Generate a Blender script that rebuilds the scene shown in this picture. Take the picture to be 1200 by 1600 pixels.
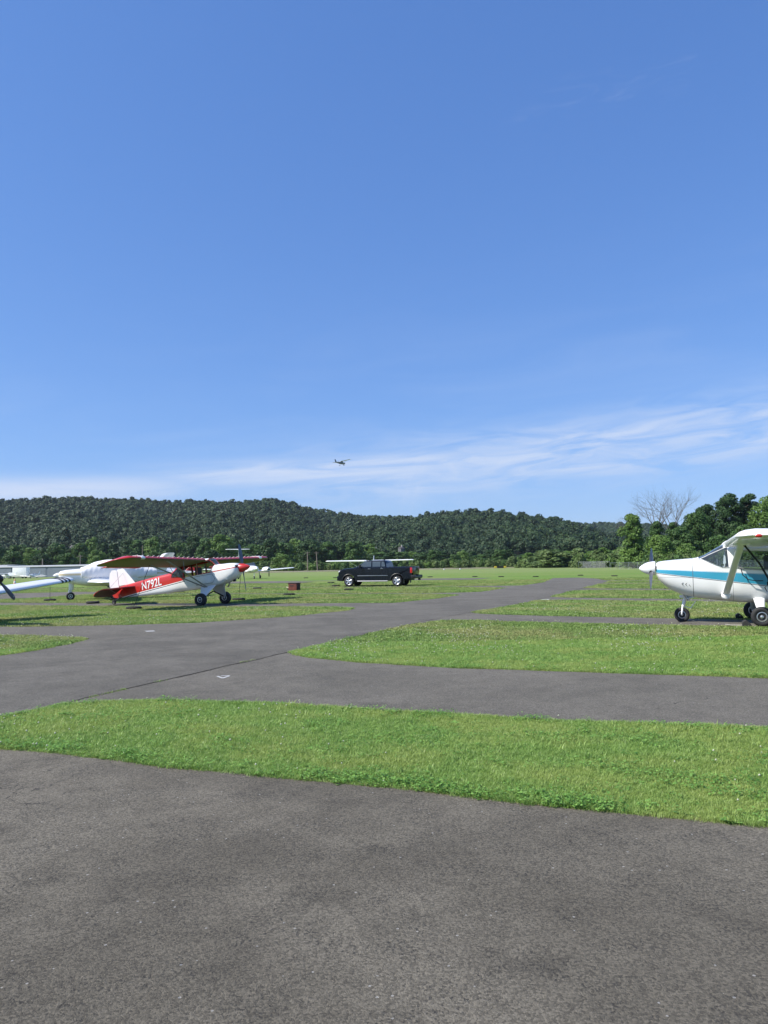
import bpy, bmesh, math, random
import numpy as np
from mathutils import Vector, Matrix, noise as mnoise
R = math.radians
for o in list(bpy.data.objects): bpy.data.objects.remove(o)
sc = bpy.context.scene
COL = sc.collection
# ---------------------------------------------------------------- camera, sky, sun, exposure
EYE = 1.5
FPX = 1202.0
PITCH, ROLL = math.atan(80 / FPX), R(1.0)
cam_d = bpy.data.cameras.new('camera'); cam = bpy.data.objects.new('camera', cam_d); COL.objects.link(cam)
cam_d.sensor_fit = 'VERTICAL'; cam_d.sensor_height = 36.0; cam_d.lens = 36.0 * FPX / 1600.0
cam_d.clip_start = 0.05; cam_d.clip_end = 9000
cam.matrix_world = Matrix.Translation((0, 0, EYE)) @ Matrix.Rotation(math.pi / 2 + PITCH, 4, 'X') @ Matrix.Rotation(-ROLL, 4, 'Z')
sc.camera = cam
sc.render.resolution_x, sc.render.resolution_y = 768, 1024
sc.view_settings.view_transform = 'Standard'; sc.view_settings.look = 'None'
sc.view_settings.exposure = 0.55; sc.view_settings.gamma = 1.0
SUN_EL, SUN_AZ = R(47), R(-107)          # azimuth from +Y towards +X: the sun is to the left, a little behind the camera
sun_d = bpy.data.lights.new('sun', 'SUN'); sun = bpy.data.objects.new('sun', sun_d); COL.objects.link(sun)
sun_d.energy = 4.7; sun_d.angle = R(0.5); sun_d.color = (1.0, 0.95, 0.86)
sd = Vector((math.cos(SUN_EL) * math.sin(SUN_AZ), math.cos(SUN_EL) * math.cos(SUN_AZ), math.sin(SUN_EL)))
sun.rotation_euler = (-sd).to_track_quat('-Z', 'Y').to_euler(); sun.location = sd * 200
w = bpy.data.worlds.new('World'); sc.world = w; w.use_nodes = True
wt = w.node_tree; wn = wt.nodes; wl = wt.links; wn.clear()
def nd(t, typ, **kw):
    n = t.nodes.new(typ)
    for k, v in kw.items():
        if k[0] == 'i' and k[1:].isdigit(): n.inputs[int(k[1:])].default_value = v
        else: setattr(n, k, v)
    return n
def mth(t, op, a, b=None, c=None, clamp=False):
    n = t.nodes.new('ShaderNodeMath'); n.operation = op; n.use_clamp = clamp
    for i, v in enumerate((a, b, c)):
        if v is None: continue
        if isinstance(v, (int, float)): n.inputs[i].default_value = v
        else: t.links.new(v, n.inputs[i])
    return n.outputs[0]
sky = nd(wt, 'ShaderNodeTexSky'); sky.sky_type = 'NISHITA'; sky.sun_disc = False
sky.sun_elevation = SUN_EL; sky.sun_rotation = SUN_AZ; sky.altitude = 0
sky.air_density = 1.0; sky.dust_density = 0.25; sky.ozone_density = 4.0
bg = nd(wt, 'ShaderNodeBackground'); bg.inputs[1].default_value = 0.105
out = nd(wt, 'ShaderNodeOutputWorld')
tc = nd(wt, 'ShaderNodeTexCoord'); sp = nd(wt, 'ShaderNodeSeparateXYZ'); wl.new(tc.outputs['Generated'], sp.inputs[0])
az = mth(wt, 'ARCTAN2', sp.outputs[0], sp.outputs[1]); el = mth(wt, 'ARCSINE', sp.outputs[2])
# thin cirrus: stretched noise, bands that climb to the right
def cirrus(az0, el0, slope, sa, se, sx, sy, lo, hi, seed):
    v = mth(wt, 'SUBTRACT', mth(wt, 'SUBTRACT', el, el0), mth(wt, 'MULTIPLY', mth(wt, 'SUBTRACT', az, az0), slope))
    u = mth(wt, 'SUBTRACT', az, az0)
    cx = nd(wt, 'ShaderNodeCombineXYZ'); wl.new(mth(wt, 'MULTIPLY', u, sx), cx.inputs[0]); wl.new(mth(wt, 'MULTIPLY', v, sy), cx.inputs[1]); cx.inputs[2].default_value = seed
    nz = nd(wt, 'ShaderNodeTexNoise'); wl.new(cx.outputs[0], nz.inputs['Vector'])
    nz.inputs['Scale'].default_value = 1.0; nz.inputs['Detail'].default_value = 7; nz.inputs['Roughness'].default_value = 0.58; nz.inputs['Distortion'].default_value = 0.9
    mr = nd(wt, 'ShaderNodeMapRange'); mr.interpolation_type = 'SMOOTHSTEP'; wl.new(nz.outputs[0], mr.inputs[0]); mr.inputs[1].default_value = lo; mr.inputs[2].default_value = hi
    g = mth(wt, 'ADD', mth(wt, 'POWER', mth(wt, 'ABSOLUTE', mth(wt, 'DIVIDE', v, se)), 2.4), mth(wt, 'POWER', mth(wt, 'ABSOLUTE', mth(wt, 'DIVIDE', u, sa)), 4))
    g = mth(wt, 'POWER', 2.718, mth(wt, 'MULTIPLY', g, -1))
    return mth(wt, 'MULTIPLY', g, mr.outputs[0])
c1 = cirrus(R(15), R(7.8), 0.075, R(24), R(2.3), 9, 55, 0.24, 0.74, 1.7)
c2 = cirrus(R(-4), R(7.0), 0.05, R(13), R(0.9), 6, 60, 0.12, 0.66, 5.2)
c3 = cirrus(R(-27), R(5.2), 0.04, R(14), R(0.9), 6, 50, 0.15, 0.58, 9.1)
c4 = cirrus(R(19), R(31.0), 0.03, R(8), R(1.2), 12, 60, 0.50, 0.85, 3.3)
c5 = cirrus(R(2), R(5.0), 2.2, R(1.2), R(2.2), 20, 30, 0.25, 0.75, 12.0)
c6 = cirrus(R(0), R(10.0), 0.08, R(50), R(7), 3, 16, 0.40, 0.85, 15.0)
ca = mth(wt, 'MAXIMUM', mth(wt, 'MULTIPLY', c1, 0.95), mth(wt, 'MULTIPLY', c2, 1.0)); ca = mth(wt, 'MAXIMUM', ca, mth(wt, 'MULTIPLY', c3, 0.9))
ca = mth(wt, 'MAXIMUM', ca, mth(wt, 'MULTIPLY', c4, 0.16)); ca = mth(wt, 'ADD', ca, mth(wt, 'MULTIPLY', c5, 0.16)); ca = mth(wt, 'ADD', ca, mth(wt, 'MULTIPLY', c6, 0.12), None, True)
mx = nd(wt, 'ShaderNodeMix', data_type='RGBA'); wl.new(ca, mx.inputs[0])
SK = 0.153; ssep = nd(wt, 'ShaderNodeSeparateColor'); wl.new(sky.outputs[0], ssep.inputs[0]); scmb = nd(wt, 'ShaderNodeCombineColor')
for i_, (g_, a_) in enumerate(((0.777, 0.500), (0.667, 0.640), (0.547, 0.965))):      # the camera's response to this clear summer sky
    wl.new(mth(wt, 'MULTIPLY', mth(wt, 'POWER', mth(wt, 'MULTIPLY', ssep.outputs[i_], SK), g_), a_ / SK), scmb.inputs[i_])
wl.new(scmb.outputs[0], mx.inputs[6]); mx.inputs[7].default_value = (4.1, 4.8, 6.2, 1)
wl.new(mx.outputs[2], bg.inputs[0]); wl.new(bg.outputs[0], out.inputs[0])

# ---------------------------------------------------------------- materials
def mat(name, col, rough=0.5, metal=0.0, var=0.12, vscale=3.0, bump=0.0, bscale=40.0, coat=0.0, spec=0.5, build=None, detail=4):
    m = bpy.data.materials.new(name); m.use_nodes = True; t = m.node_tree; b = t.nodes['Principled BSDF']
    b.inputs['Roughness'].default_value = rough; b.inputs['Metallic'].default_value = metal
    b.inputs['Coat Weight'].default_value = coat; b.inputs['Specular IOR Level'].default_value = spec
    tcn = nd(t, 'ShaderNodeTexCoord'); nz = nd(t, 'ShaderNodeTexNoise'); t.links.new(tcn.outputs['Object'], nz.inputs['Vector'])
    nz.inputs['Scale'].default_value = vscale; nz.inputs['Detail'].default_value = detail
    mr = nd(t, 'ShaderNodeMapRange'); t.links.new(nz.outputs[0], mr.inputs[0])
    mr.inputs[1].default_value = 0.3; mr.inputs[2].default_value = 0.7; mr.inputs[3].default_value = 1 - var; mr.inputs[4].default_value = 1 + var * 0.5
    vm = nd(t, 'ShaderNodeVectorMath', operation='MULTIPLY')
    rgb = nd(t, 'ShaderNodeRGB'); rgb.outputs[0].default_value = (*col, 1)
    csock = rgb.outputs[0]
    if build: csock = build(t, tcn, csock)
    t.links.new(csock, vm.inputs[0]); t.links.new(mr.outputs[0], vm.inputs[1]); t.links.new(vm.outputs[0], b.inputs['Base Color'])
    if bump:
        n2 = nd(t, 'ShaderNodeTexNoise'); t.links.new(tcn.outputs['Object'], n2.inputs['Vector']); n2.inputs['Scale'].default_value = bscale; n2.inputs['Detail'].default_value = 5
        bp = nd(t, 'ShaderNodeBump'); bp.inputs['Strength'].default_value = bump; bp.inputs['Distance'].default_value = 0.02
        t.links.new(n2.outputs[0], bp.inputs['Height']); t.links.new(bp.outputs[0], b.inputs['Normal'])
    return m
def mixc(t, fac, a, b):
    n = nd(t, 'ShaderNodeMix', data_type='RGBA')
    for i, v in ((0, fac), (6, a), (7, b)):
        if isinstance(v, (tuple, list)): n.inputs[i].default_value = (*v[:3], 1)
        elif isinstance(v, (int, float)): n.inputs[i].default_value = v
        else: t.links.new(v, n.inputs[i])
    return n.outputs[2]
def tnoise(t, vec, scale, detail=4, rough=0.55, lo=0.35, hi=0.65, dist=0.0):
    n = nd(t, 'ShaderNodeTexNoise'); t.links.new(vec, n.inputs['Vector']); n.inputs['Scale'].default_value = scale; n.inputs['Detail'].default_value = detail
    n.inputs['Roughness'].default_value = rough; n.inputs['Distortion'].default_value = dist
    r = nd(t, 'ShaderNodeMapRange', interpolation_type='SMOOTHSTEP'); t.links.new(n.outputs[0], r.inputs[0]); r.inputs[1].default_value = lo; r.inputs[2].default_value = hi
    return r.outputs[0]
def asphalt_mat(name, base, light, dark, bumps=0.5):
    m = bpy.data.materials.new(name); m.use_nodes = True; t = m.node_tree; b = t.nodes['Principled BSDF']
    tcn = nd(t, 'ShaderNodeTexCoord'); P = tcn.outputs['Object']
    c = mixc(t, tnoise(t, P, 0.55, 5, 0.6), base, light)
    c = mixc(t, mth(t, 'MULTIPLY', tnoise(t, P, 1.9, 5, 0.65, 0.50, 0.74), 0.62), c, dark)
    c = mixc(t, mth(t, 'MULTIPLY', tnoise(t, P, 0.13, 3, 0.5, 0.4, 0.65), 0.5), c, light)
    c = mixc(t, mth(t, 'MULTIPLY', tnoise(t, P, 6.5, 6, 0.7, 0.50, 0.75, 0.6), 0.45), c, dark)
    # hairline cracks: edges of a large warped cell pattern, only here and there
    wn_ = nd(t, 'ShaderNodeTexNoise'); t.links.new(P, wn_.inputs['Vector']); wn_.inputs['Scale'].default_value = 1.6; wn_.inputs['Detail'].default_value = 6
    wv = nd(t, 'ShaderNodeVectorMath', operation='MULTIPLY_ADD'); t.links.new(wn_.outputs['Color'], wv.inputs[0]); wv.inputs[1].default_value = (1.1, 1.1, 0); t.links.new(P, wv.inputs[2])
    vc = nd(t, 'ShaderNodeTexVoronoi'); vc.feature = 'DISTANCE_TO_EDGE'; t.links.new(wv.outputs[0], vc.inputs['Vector']); vc.inputs['Scale'].default_value = 0.28
    crk = mth(t, 'MULTIPLY', mth(t, 'LESS_THAN', vc.outputs['Distance'], 0.0011), tnoise(t, P, 0.45, 3, 0.6, 0.52, 0.60))
    c = mixc(t, mth(t, 'MULTIPLY', crk, 0.7), c, (0.03, 0.027, 0.024))
    # aggregate
    v = nd(t, 'ShaderNodeTexVoronoi'); t.links.new(P, v.inputs['Vector']); v.inputs['Scale'].default_value = 110; v.feature = 'F1'
    sepc = nd(t, 'ShaderNodeSeparateColor'); t.links.new(v.outputs['Color'], sepc.inputs[0])
    g = mth(t, 'MULTIPLY_ADD', sepc.outputs[0], 0.75, 0.62)
    v2 = nd(t, 'ShaderNodeTexVoronoi'); t.links.new(P, v2.inputs['Vector']); v2.inputs['Scale'].default_value = 38
    sep2 = nd(t, 'ShaderNodeSeparateColor'); t.links.new(v2.outputs['Color'], sep2.inputs[0])
    spk = mth(t, 'MULTIPLY', mth(t, 'GREATER_THAN', sep2.outputs[0], 0.975), mth(t, 'LESS_THAN', v2.outputs['Distance'], 0.22))
    pit = mth(t, 'MULTIPLY', tnoise(t, P, 60, 3, 0.6, 0.52, 0.68), tnoise(t, P, 3.0, 3, 0.6, 0.40, 0.62))
    vm = nd(t, 'ShaderNodeVectorMath', operation='MULTIPLY'); t.links.new(c, vm.inputs[0]); t.links.new(g, vm.inputs[1])
    c = mixc(t, mth(t, 'MULTIPLY', pit, 0.6), vm.outputs[0], (0.03, 0.028, 0.026))
    c = mixc(t, mth(t, 'MULTIPLY', spk, 0.55), c, (0.5, 0.49, 0.46))
    t.links.new(c, b.inputs['Base Color']); b.inputs['Roughness'].default_value = 0.86; b.inputs['Specular IOR Level'].default_value = 0.3
    h = mth(t, 'SUBTRACT', mth(t, 'MULTIPLY_ADD', v.outputs['Distance'], -0.55, mth(t, 'MULTIPLY', tnoise(t, P, 150, 4, 0.75, 0.2, 0.8), 1.1)), mth(t, 'MULTIPLY', pit, 1.3))
    bp = nd(t, 'ShaderNodeBump'); bp.inputs['Strength'].default_value = bumps; bp.inputs['Distance'].default_value = 0.006
    t.links.new(h, bp.inputs['Height']); t.links.new(bp.outputs[0], b.inputs['Normal'])
    return m
M = {}
M['asphalt'] = asphalt_mat('near_asphalt', (0.111, 0.098, 0.074), (0.176, 0.157, 0.121), (0.068, 0.060, 0.046), 0.8)
M['asphalt_taxi'] = asphalt_mat('taxiway_asphalt', (0.104, 0.096, 0.079), (0.146, 0.135, 0.112), (0.076, 0.069, 0.057), 0.7)
M['asphalt_lane'] = asphalt_mat('lane_asphalt', (0.112, 0.103, 0.083), (0.154, 0.141, 0.115), (0.080, 0.072, 0.058), 0.7)
def lawn_mat():
    m = bpy.data.materials.new('lawn'); m.use_nodes = True; t = m.node_tree; b = t.nodes['Principled BSDF']
    tcn = nd(t, 'ShaderNodeTexCoord'); P = tcn.outputs['Object']
    c = mixc(t, tnoise(t, P, 5, 5, 0.7), (0.085, 0.165, 0.026), (0.175, 0.275, 0.060))
    c = mixc(t, mth(t, 'MULTIPLY', tnoise(t, P, 0.5, 5, 0.65), 0.6), c, (0.150, 0.240, 0.048))
    c = mixc(t, mth(t, 'MULTIPLY', tnoise(t, P, 0.09, 4, 0.6, 0.42, 0.62), 0.55), c, (0.225, 0.250, 0.085))
    c = mixc(t, mth(t, 'MULTIPLY', tnoise(t, P, 25, 3, 0.7, 0.52, 0.75), 0.7), c, (0.045, 0.090, 0.016))
    sy = nd(t, 'ShaderNodeSeparateXYZ'); t.links.new(P, sy.inputs[0])
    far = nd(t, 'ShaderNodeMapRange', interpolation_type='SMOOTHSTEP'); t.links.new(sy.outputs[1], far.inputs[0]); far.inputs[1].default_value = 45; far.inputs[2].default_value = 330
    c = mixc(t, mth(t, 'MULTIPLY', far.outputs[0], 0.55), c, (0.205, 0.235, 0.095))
    t.links.new(c, b.inputs['Base Color']); b.inputs['Roughness'].default_value = 0.9; b.inputs['Specular IOR Level'].default_value = 0.15
    n = nd(t, 'ShaderNodeTexNoise'); t.links.new(P, n.inputs['Vector']); n.inputs['Scale'].default_value = 18; n.inputs['Detail'].default_value = 6; n.inputs['Roughness'].default_value = 0.75
    bp = nd(t, 'ShaderNodeBump'); bp.inputs['Strength'].default_value = 1.0; bp.inputs['Distance'].default_value = 0.06
    t.links.new(n.outputs[0], bp.inputs['Height']); t.links.new(bp.outputs[0], b.inputs['Normal'])
    return m
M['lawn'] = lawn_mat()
def leaf_mat(name, c1, c2, c3=None, patch=0.0, pscale=1.0, transl=0.3, rough=0.6, spec=0.3):
    """foliage: a colour range picked by the per-leaf attribute 'tint', plus optional patches of another green"""
    m = bpy.data.materials.new(name); m.use_nodes = True; t = m.node_tree; b = t.nodes['Principled BSDF']
    at = nd(t, 'ShaderNodeAttribute'); at.attribute_name = 'tint'
    c = mixc(t, at.outputs['Fac'], c1, c2)
    if c3:
        tcn = nd(t, 'ShaderNodeTexCoord')
        c = mixc(t, mth(t, 'MULTIPLY', tnoise(t, tcn.outputs['Object'], pscale, 3, 0.6, 0.42, 0.62), patch), c, c3)
    t.links.new(c, b.inputs['Base Color']); b.inputs['Roughness'].default_value = rough; b.inputs['Specular IOR Level'].default_value = spec
    if transl:
        tr = nd(t, 'ShaderNodeBsdfTranslucent'); t.links.new(c, tr.inputs[0]); ms = nd(t, 'ShaderNodeMixShader'); ms.inputs[0].default_value = transl
        o = t.nodes['Material Output']; t.links.new(b.outputs[0], ms.inputs[1]); t.links.new(tr.outputs[0], ms.inputs[2]); t.links.new(ms.outputs[0], o.inputs[0])
    return m
M['grass'] = leaf_mat('grass_blades', (0.095, 0.200, 0.030), (0.430, 0.620, 0.155), (0.410, 0.480, 0.130), 0.6, 0.8, 0.42, 0.45, 0.5)
M['grass_far'] = leaf_mat('field_grass_blades', (0.105, 0.180, 0.034), (0.360, 0.490, 0.150), (0.370, 0.370, 0.150), 0.75, 0.35, 0.38, 0.6, 0.3)
M['weed'] = leaf_mat('broad_weed_leaves', (0.075, 0.190, 0.030), (0.250, 0.440, 0.100), None, 0, 1, 0.35, 0.5)
M['clover'] = mat('clover_flower', (0.46, 0.47, 0.34), 0.8, var=0.2, vscale=20)
M['tree_dark'] = leaf_mat('tree_leaves_dark', (0.019, 0.051, 0.015), (0.055, 0.111, 0.028), (0.031, 0.069, 0.023), 0.5, 0.15, 0.15)
M['tree_mid'] = leaf_mat('tree_leaves_mid', (0.033, 0.081, 0.018), (0.090, 0.169, 0.039), (0.056, 0.113, 0.032), 0.5, 0.15, 0.18)
M['tree_light'] = leaf_mat('tree_leaves_light', (0.062, 0.131, 0.022), (0.156, 0.256, 0.053), (0.106, 0.175, 0.037), 0.4, 0.2, 0.2)
M['bush'] = leaf_mat('bush_leaves', (0.058, 0.112, 0.028), (0.158, 0.222, 0.065), (0.117, 0.158, 0.058), 0.5, 0.12, 0.2)
M['forest'] = leaf_mat('hillside_leaves', (0.015, 0.038, 0.014), (0.048, 0.088, 0.027), (0.024, 0.052, 0.019), 0.85, 0.010, 0.1)
M['bark'] = mat('bark', (0.13, 0.105, 0.08), 0.9, var=0.4, vscale=4, bump=0.6, bscale=12)
M['dead_bark'] = mat('dead_bark', (0.15, 0.14, 0.125), 0.9, var=0.3, vscale=4, bump=0.5, bscale=12)
M['hill'] = mat('hill_soil', (0.022, 0.040, 0.014), 0.95, var=0.4, vscale=0.02)

# ---------------------------------------------------------------- helpers
def tag(o, label=None, cat=None, group=None, kind=None):
    if label: o['label'] = label
    if cat: o['category'] = cat
    if group: o['group'] = group
    if kind: o['kind'] = kind
    return o
def smooth(me): me.polygons.foreach_set('use_smooth', [True] * len(me.polygons))
def obj(name, bm, mats, parent=None, sm=True, ang=40):
    me = bpy.data.meshes.new(name)
    if sm:
        for f in bm.faces: f.smooth = True
        for e in bm.edges:
            if len(e.link_faces) == 2 and e.calc_face_angle(0) > R(ang): e.smooth = False
    bm.to_mesh(me); bm.free()
    for m_ in (mats if isinstance(mats, (list, tuple)) else [mats]): me.materials.append(m_)
    o = bpy.data.objects.new(name, me); COL.objects.link(o); o.parent = parent
    return o
def empty(name, loc=(0, 0, 0), rz=0):
    o = bpy.data.objects.new(name, None); COL.objects.link(o); o.location = loc; o.rotation_euler = (0, 0, rz); o.empty_display_size = 0.3
    return o
def copy_tree(o, parent=None):
    c = o.copy(); COL.objects.link(c)
    if parent is not None: c.parent = parent
    for ch in [x for x in list(bpy.data.objects) if x.parent is o]: copy_tree(ch, c)
    return c
def npmesh(name, V, F4=None, F3=None, mats=(), tint=None, midx=None):
    """numpy arrays to a mesh: V (n,3), quads F4, tris F3"""
    me = bpy.data.meshes.new(name); me.vertices.add(len(V)); me.vertices.foreach_set('co', np.asarray(V, np.float32).ravel())
    F4 = np.zeros((0, 4), np.int32) if F4 is None else F4; F3 = np.zeros((0, 3), np.int32) if F3 is None else F3
    li = np.concatenate([F4.ravel(), F3.ravel()]).astype(np.int32)
    me.loops.add(len(li)); me.loops.foreach_set('vertex_index', li)
    me.polygons.add(len(F4) + len(F3))
    st = np.concatenate([np.arange(len(F4)) * 4, len(F4) * 4 + np.arange(len(F3)) * 3]).astype(np.int32)
    me.polygons.foreach_set('loop_start', st)
    if midx is not None: me.polygons.foreach_set('material_index', np.asarray(midx, np.int32))
    for m_ in mats: me.materials.append(m_)
    if tint is not None:
        a = me.attributes.new('tint', 'FLOAT', 'POINT'); a.data.foreach_set('value', np.asarray(tint, np.float32))
    me.update(calc_edges=True)
    return me
def link(name, me, parent=None):
    o = bpy.data.objects.new(name, me); COL.objects.link(o); o.parent = parent; return o
def sst(a, b, x):
    t = np.clip((x - a) / (b - a), 0, 1); return t * t * (3 - 2 * t)
def tz(x, y): return -0.2 * sst(19, 32, y) - 1.6 * sst(70, 260, y)
CR = Matrix.Rotation(math.pi / 2 + PITCH, 3, 'X') @ Matrix.Rotation(-ROLL, 3, 'Z')
def gp(px, py):
    """where a sight line meets the ground (world metres)"""
    d = CR @ Vector(((px - 600) / FPX, (800 - py) / FPX, -1)); t = 1
    for i in range(60): t = (float(tz(d.x * t, d.y * t)) - EYE) / d.z
    return Vector((d.x * t, d.y * t, float(tz(d.x * t, d.y * t))))
def uw(u, w_): return (0.925 * u + 0.38 * w_, -0.38 * u + 0.925 * w_)
rng = np.random.default_rng(7)

# ---------------------------------------------------------------- ground, taxiway, lanes
def ground():
    a = [0.0]
    st = 1.0
    while a[-1] < 4200:
        a.append(a[-1] + st)
        if a[-1] > 60: st *= 1.16
    a = np.array(a); xs = np.concatenate([-a[::-1][:-1], a])
    b = np.concatenate([-a[::-1][:-1] * 0.4, a]); X, Y = np.meshgrid(xs, b)
    Z = tz(X, Y); V = np.stack([X, Y, Z], -1).reshape(-1, 3); n, m_ = X.shape
    i = np.arange(n - 1)[:, None] * m_ + np.arange(m_ - 1)[None]; i = i.ravel()
    F = np.stack([i, i + 1, i + 1 + m_, i + m_], -1)
    me = npmesh('ground', V, F, mats=[M['lawn']]); smooth(me); return tag(link('ground', me), kind='structure')
ground()
PAVED = []
def paved(name, pts, m, dz, jit=0.032):
    """an asphalt sheet following the ground, with a slightly ragged edge"""
    P = []
    n = len(pts)
    for i in range(n):
        a = Vector(pts[i]); b = Vector(pts[(i + 1) % n]); L = (b - a).length; k = max(1, min(600, int(L / 0.15)))
        for j in range(k): P.append(a.lerp(b, j / k))
    Q = []
    for p in P:
        v = mnoise.noise_vector(Vector((p.x * 1.7, p.y * 1.7, 0))) * jit * 2 + mnoise.noise_vector(Vector((p.x * 9, p.y * 9, 4))) * jit
        Q.append((p.x + v.x, p.y + v.y))
    bm = bmesh.new(); bm.faces.new([bm.verts.new((x, y, 0)) for x, y in Q])
    xs = [q[0] for q in Q]; ys = [q[1] for q in Q]
    for lo, hi, ax in ((min(ys), min(max(ys), 300), 1),):
        c = math.ceil(lo)
        while c < hi:
            bmesh.ops.bisect_plane(bm, geom=bm.verts[:] + bm.edges[:] + bm.faces[:], plane_co=(0, c, 0), plane_no=(0, 1, 0)); c += 1.0
    for v in bm.verts: v.co.z = float(tz(v.co.x, v.co.y)) + dz
    bmesh.ops.recalc_face_normals(bm, faces=bm.faces[:])
    for f in bm.faces:
        if f.normal.z < 0: f.normal_flip()
    PAVED.append(np.array(Q))
    return tag(obj(name, bm, m, sm=False), kind='structure')
U = lambda L: [uw(*p) for p in L]
paved('apron', U([(-48, 4.81), (-5.5, 4.81), (-3, 4.80), (0, 4.80), (2, 4.82), (40, 4.9), (40, -22), (-48, -22)]), M['asphalt'], 0.012)
paved('taxiway', U([(-6.6, 4.6), (-6.6, 30), (-6.6, 60), (-7.2, 64), (-8.5, 70), (-11, 75), (-13.1, 73.5), (-11.4, 60), (-11.5, 33.5), (-11.35, 20), (-11.3, 4.6)]), M['asphalt_taxi'], 0.018)
LA = M['asphalt_lane']
paved('lane', U([(45, 7.7), (0.5, 7.46), (-3, 7.3), (-4.6, 7.27), (-5.77, 7.12), (-6.33, 6.83), (-6.8, 6.5), (-6.9, 6.0), (-8, 6.0), (-8, 13), (-6.62, 12.9), (-6.7, 11.7), (-6.04, 11.07), (-4.87, 10.71), (-3.37, 10.5), (0.5, 10.6), (45, 11)]), LA, 0.012)
paved('lane', U([(45, 17.9), (1.2, 18.2), (-1.35, 18.4), (-4.4, 18.8), (-5.8, 19.25), (-6.34, 18.7), (-6.65, 16.9), (-8, 16.9), (-8, 23.3), (-6.67, 23.1), (-6.2, 22.3), (-5.85, 21.9), (-4, 21.06), (-1.5, 20.6), (1.37, 20.2), (45, 19.8)]), LA, 0.012)
paved('lane', U([(45, 29.6), (2.1, 30.6), (-1.1, 32.2), (-4.6, 33), (-6.3, 32.9), (-6.9, 32), (-8, 31), (-8, 37.5), (-7.0, 36.6), (-5.78, 35.4), (-3.8, 34.9), (-1.2, 34.4), (2.3, 33.2), (45, 32)]), LA, 0.012)
paved('lane', U([(45, 41.5), (-1.5, 43.2), (-5.4, 44.2), (-6.5, 43), (-8, 42), (-8, 47.6), (-6.7, 47.4), (-5.5, 46.3), (-3.3, 46), (0, 45), (45, 43.5)]), LA, 0.012)
paved('lane', U([(45, 54.5), (-6, 55.3), (-8, 54.6), (-8, 58), (-6, 57), (45, 56)]), LA, 0.012)
paved('lane', U([(45, 61.5), (-6, 62.2), (-8, 61.5), (-8, 65), (-6, 64), (45, 63.3)]), LA, 0.012)
paved('lane', U([(-60, 12.8), (-15, 13.07), (-13, 13.07), (-12.1, 12.9), (-11.7, 12.0), (-11.3, 10.5), (-10.6, 10.5), (-10.6, 24), (-11.2, 23.3), (-11.3, 20.6), (-12.5, 17.2), (-14, 16.2), (-16.5, 15.1), (-22, 14.85), (-60, 14.7)]), LA, 0.012)
paved('lane', U([(-60, 29), (-18.4, 29.6), (-16, 30), (-13.8, 30.4), (-12.2, 30.5), (-11.6, 33.8), (-10.6, 34), (-10.6, 24.5), (-11.5, 24.6), (-12.2, 26.6), (-13.7, 27.5), (-15.8, 27.5), (-18.6, 27.2), (-60, 26.3)]), LA, 0.012)
paved('lane', U([(-62, 38.7), (-13.5, 39.2), (-12.2, 38.4), (-10.6, 37.6), (-10.6, 43), (-12.3, 41.2), (-14, 40.4), (-62, 40.0)]), LA, 0.012)
paved('lane', U([(-65, 51), (-16, 50.6), (-12.2, 48.6), (-10.6, 47), (-10.6, 54), (-12, 52.6), (-16, 52), (-65, 52.4)]), LA, 0.012)
paved('lane', U([(-70, 70), (-28, 70.4), (-20, 70.4), (-20, 78), (-28, 78), (-29, 72.4), (-70, 71.6)]), LA, 0.012)
paved('tie_down_pad', [tuple(gp(*p)[:2]) for p in ((352, 909.5), (440, 908.2), (492, 909.3), (470, 911), (352, 912))], LA, 0.02)
paved('lane', [tuple(gp(*p)[:2]) for p in ((-60, 930), (0, 928), (60, 926.5), (120, 925), (205, 926), (150, 928), (112, 930.5), (60, 934.5), (0, 937), (-60, 941))], LA, 0.016)
# the runway far off: a pale strip with dry grass shoulders
M['dry'] = mat('dry_verge', (0.27, 0.26, 0.13), 0.95, var=0.3, vscale=0.15)
M['runway'] = mat('runway_surface', (0.20, 0.19, 0.175), 0.9, var=0.2, vscale=0.2)
paved('dry_verge', [(-150, 318), (-60, 336), (20, 352), (75, 372), (90, 430), (60, 452), (-60, 440), (-150, 410)], M['dry'], 0.03, 1.2)
paved('runway', [(-160, 352), (-60, 366), (20, 384), (52, 392), (52, 400), (20, 394), (-60, 378), (-160, 366)], M['runway'], 0.06, 0.1)
# painted mark on the lane
M['paint'] = mat('worn_white_paint', (0.42, 0.42, 0.41), 0.8, var=0.25, vscale=30)
def flatpoly(bm, pts, z):
    bm.faces.new([bm.verts.new((x, y, z)) for x, y in pts])
bm = bmesh.new()
for L in (((338, 1058.6), (341, 1057.8), (350, 1061.2), (347, 1062)), ((346, 1061.2), (357, 1057.6), (360, 1058.2), (349, 1062)), ((345, 1057.6), (359.5, 1057.0), (358, 1057.9), (346, 1058.4))):
    g = [gp(*p) for p in L]; bm.faces.new([bm.verts.new((q.x, q.y, 0.016 + 0.0006 * len(bm.faces))) for q in g])
tag(obj('painted_mark', bm, M['paint'], sm=False), 'small worn white painted mark on the asphalt lane beside the taxiway seam', 'painted mark')
bm = bmesh.new(); flatpoly(bm, [tuple(gp(*p)[:2]) for p in ((226, 986.8), (240, 986.2), (243, 987.4), (229, 988))], 0.016)
tag(obj('painted_mark', bm, M['paint'], sm=False), 'faint white painted dash on the asphalt left of the taxiway', 'painted mark')
bm = bmesh.new(); g = [gp(*p) for p in ((845, 937.2), (857, 936.6), (860, 937.8), (848, 938.2))]; bm.faces.new([bm.verts.new((q.x, q.y, q.z + 0.016)) for q in g])
tag(obj('painted_mark', bm, M['paint'], sm=False), 'faint white painted dash at the mouth of the lane right of the taxiway', 'painted mark')

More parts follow.
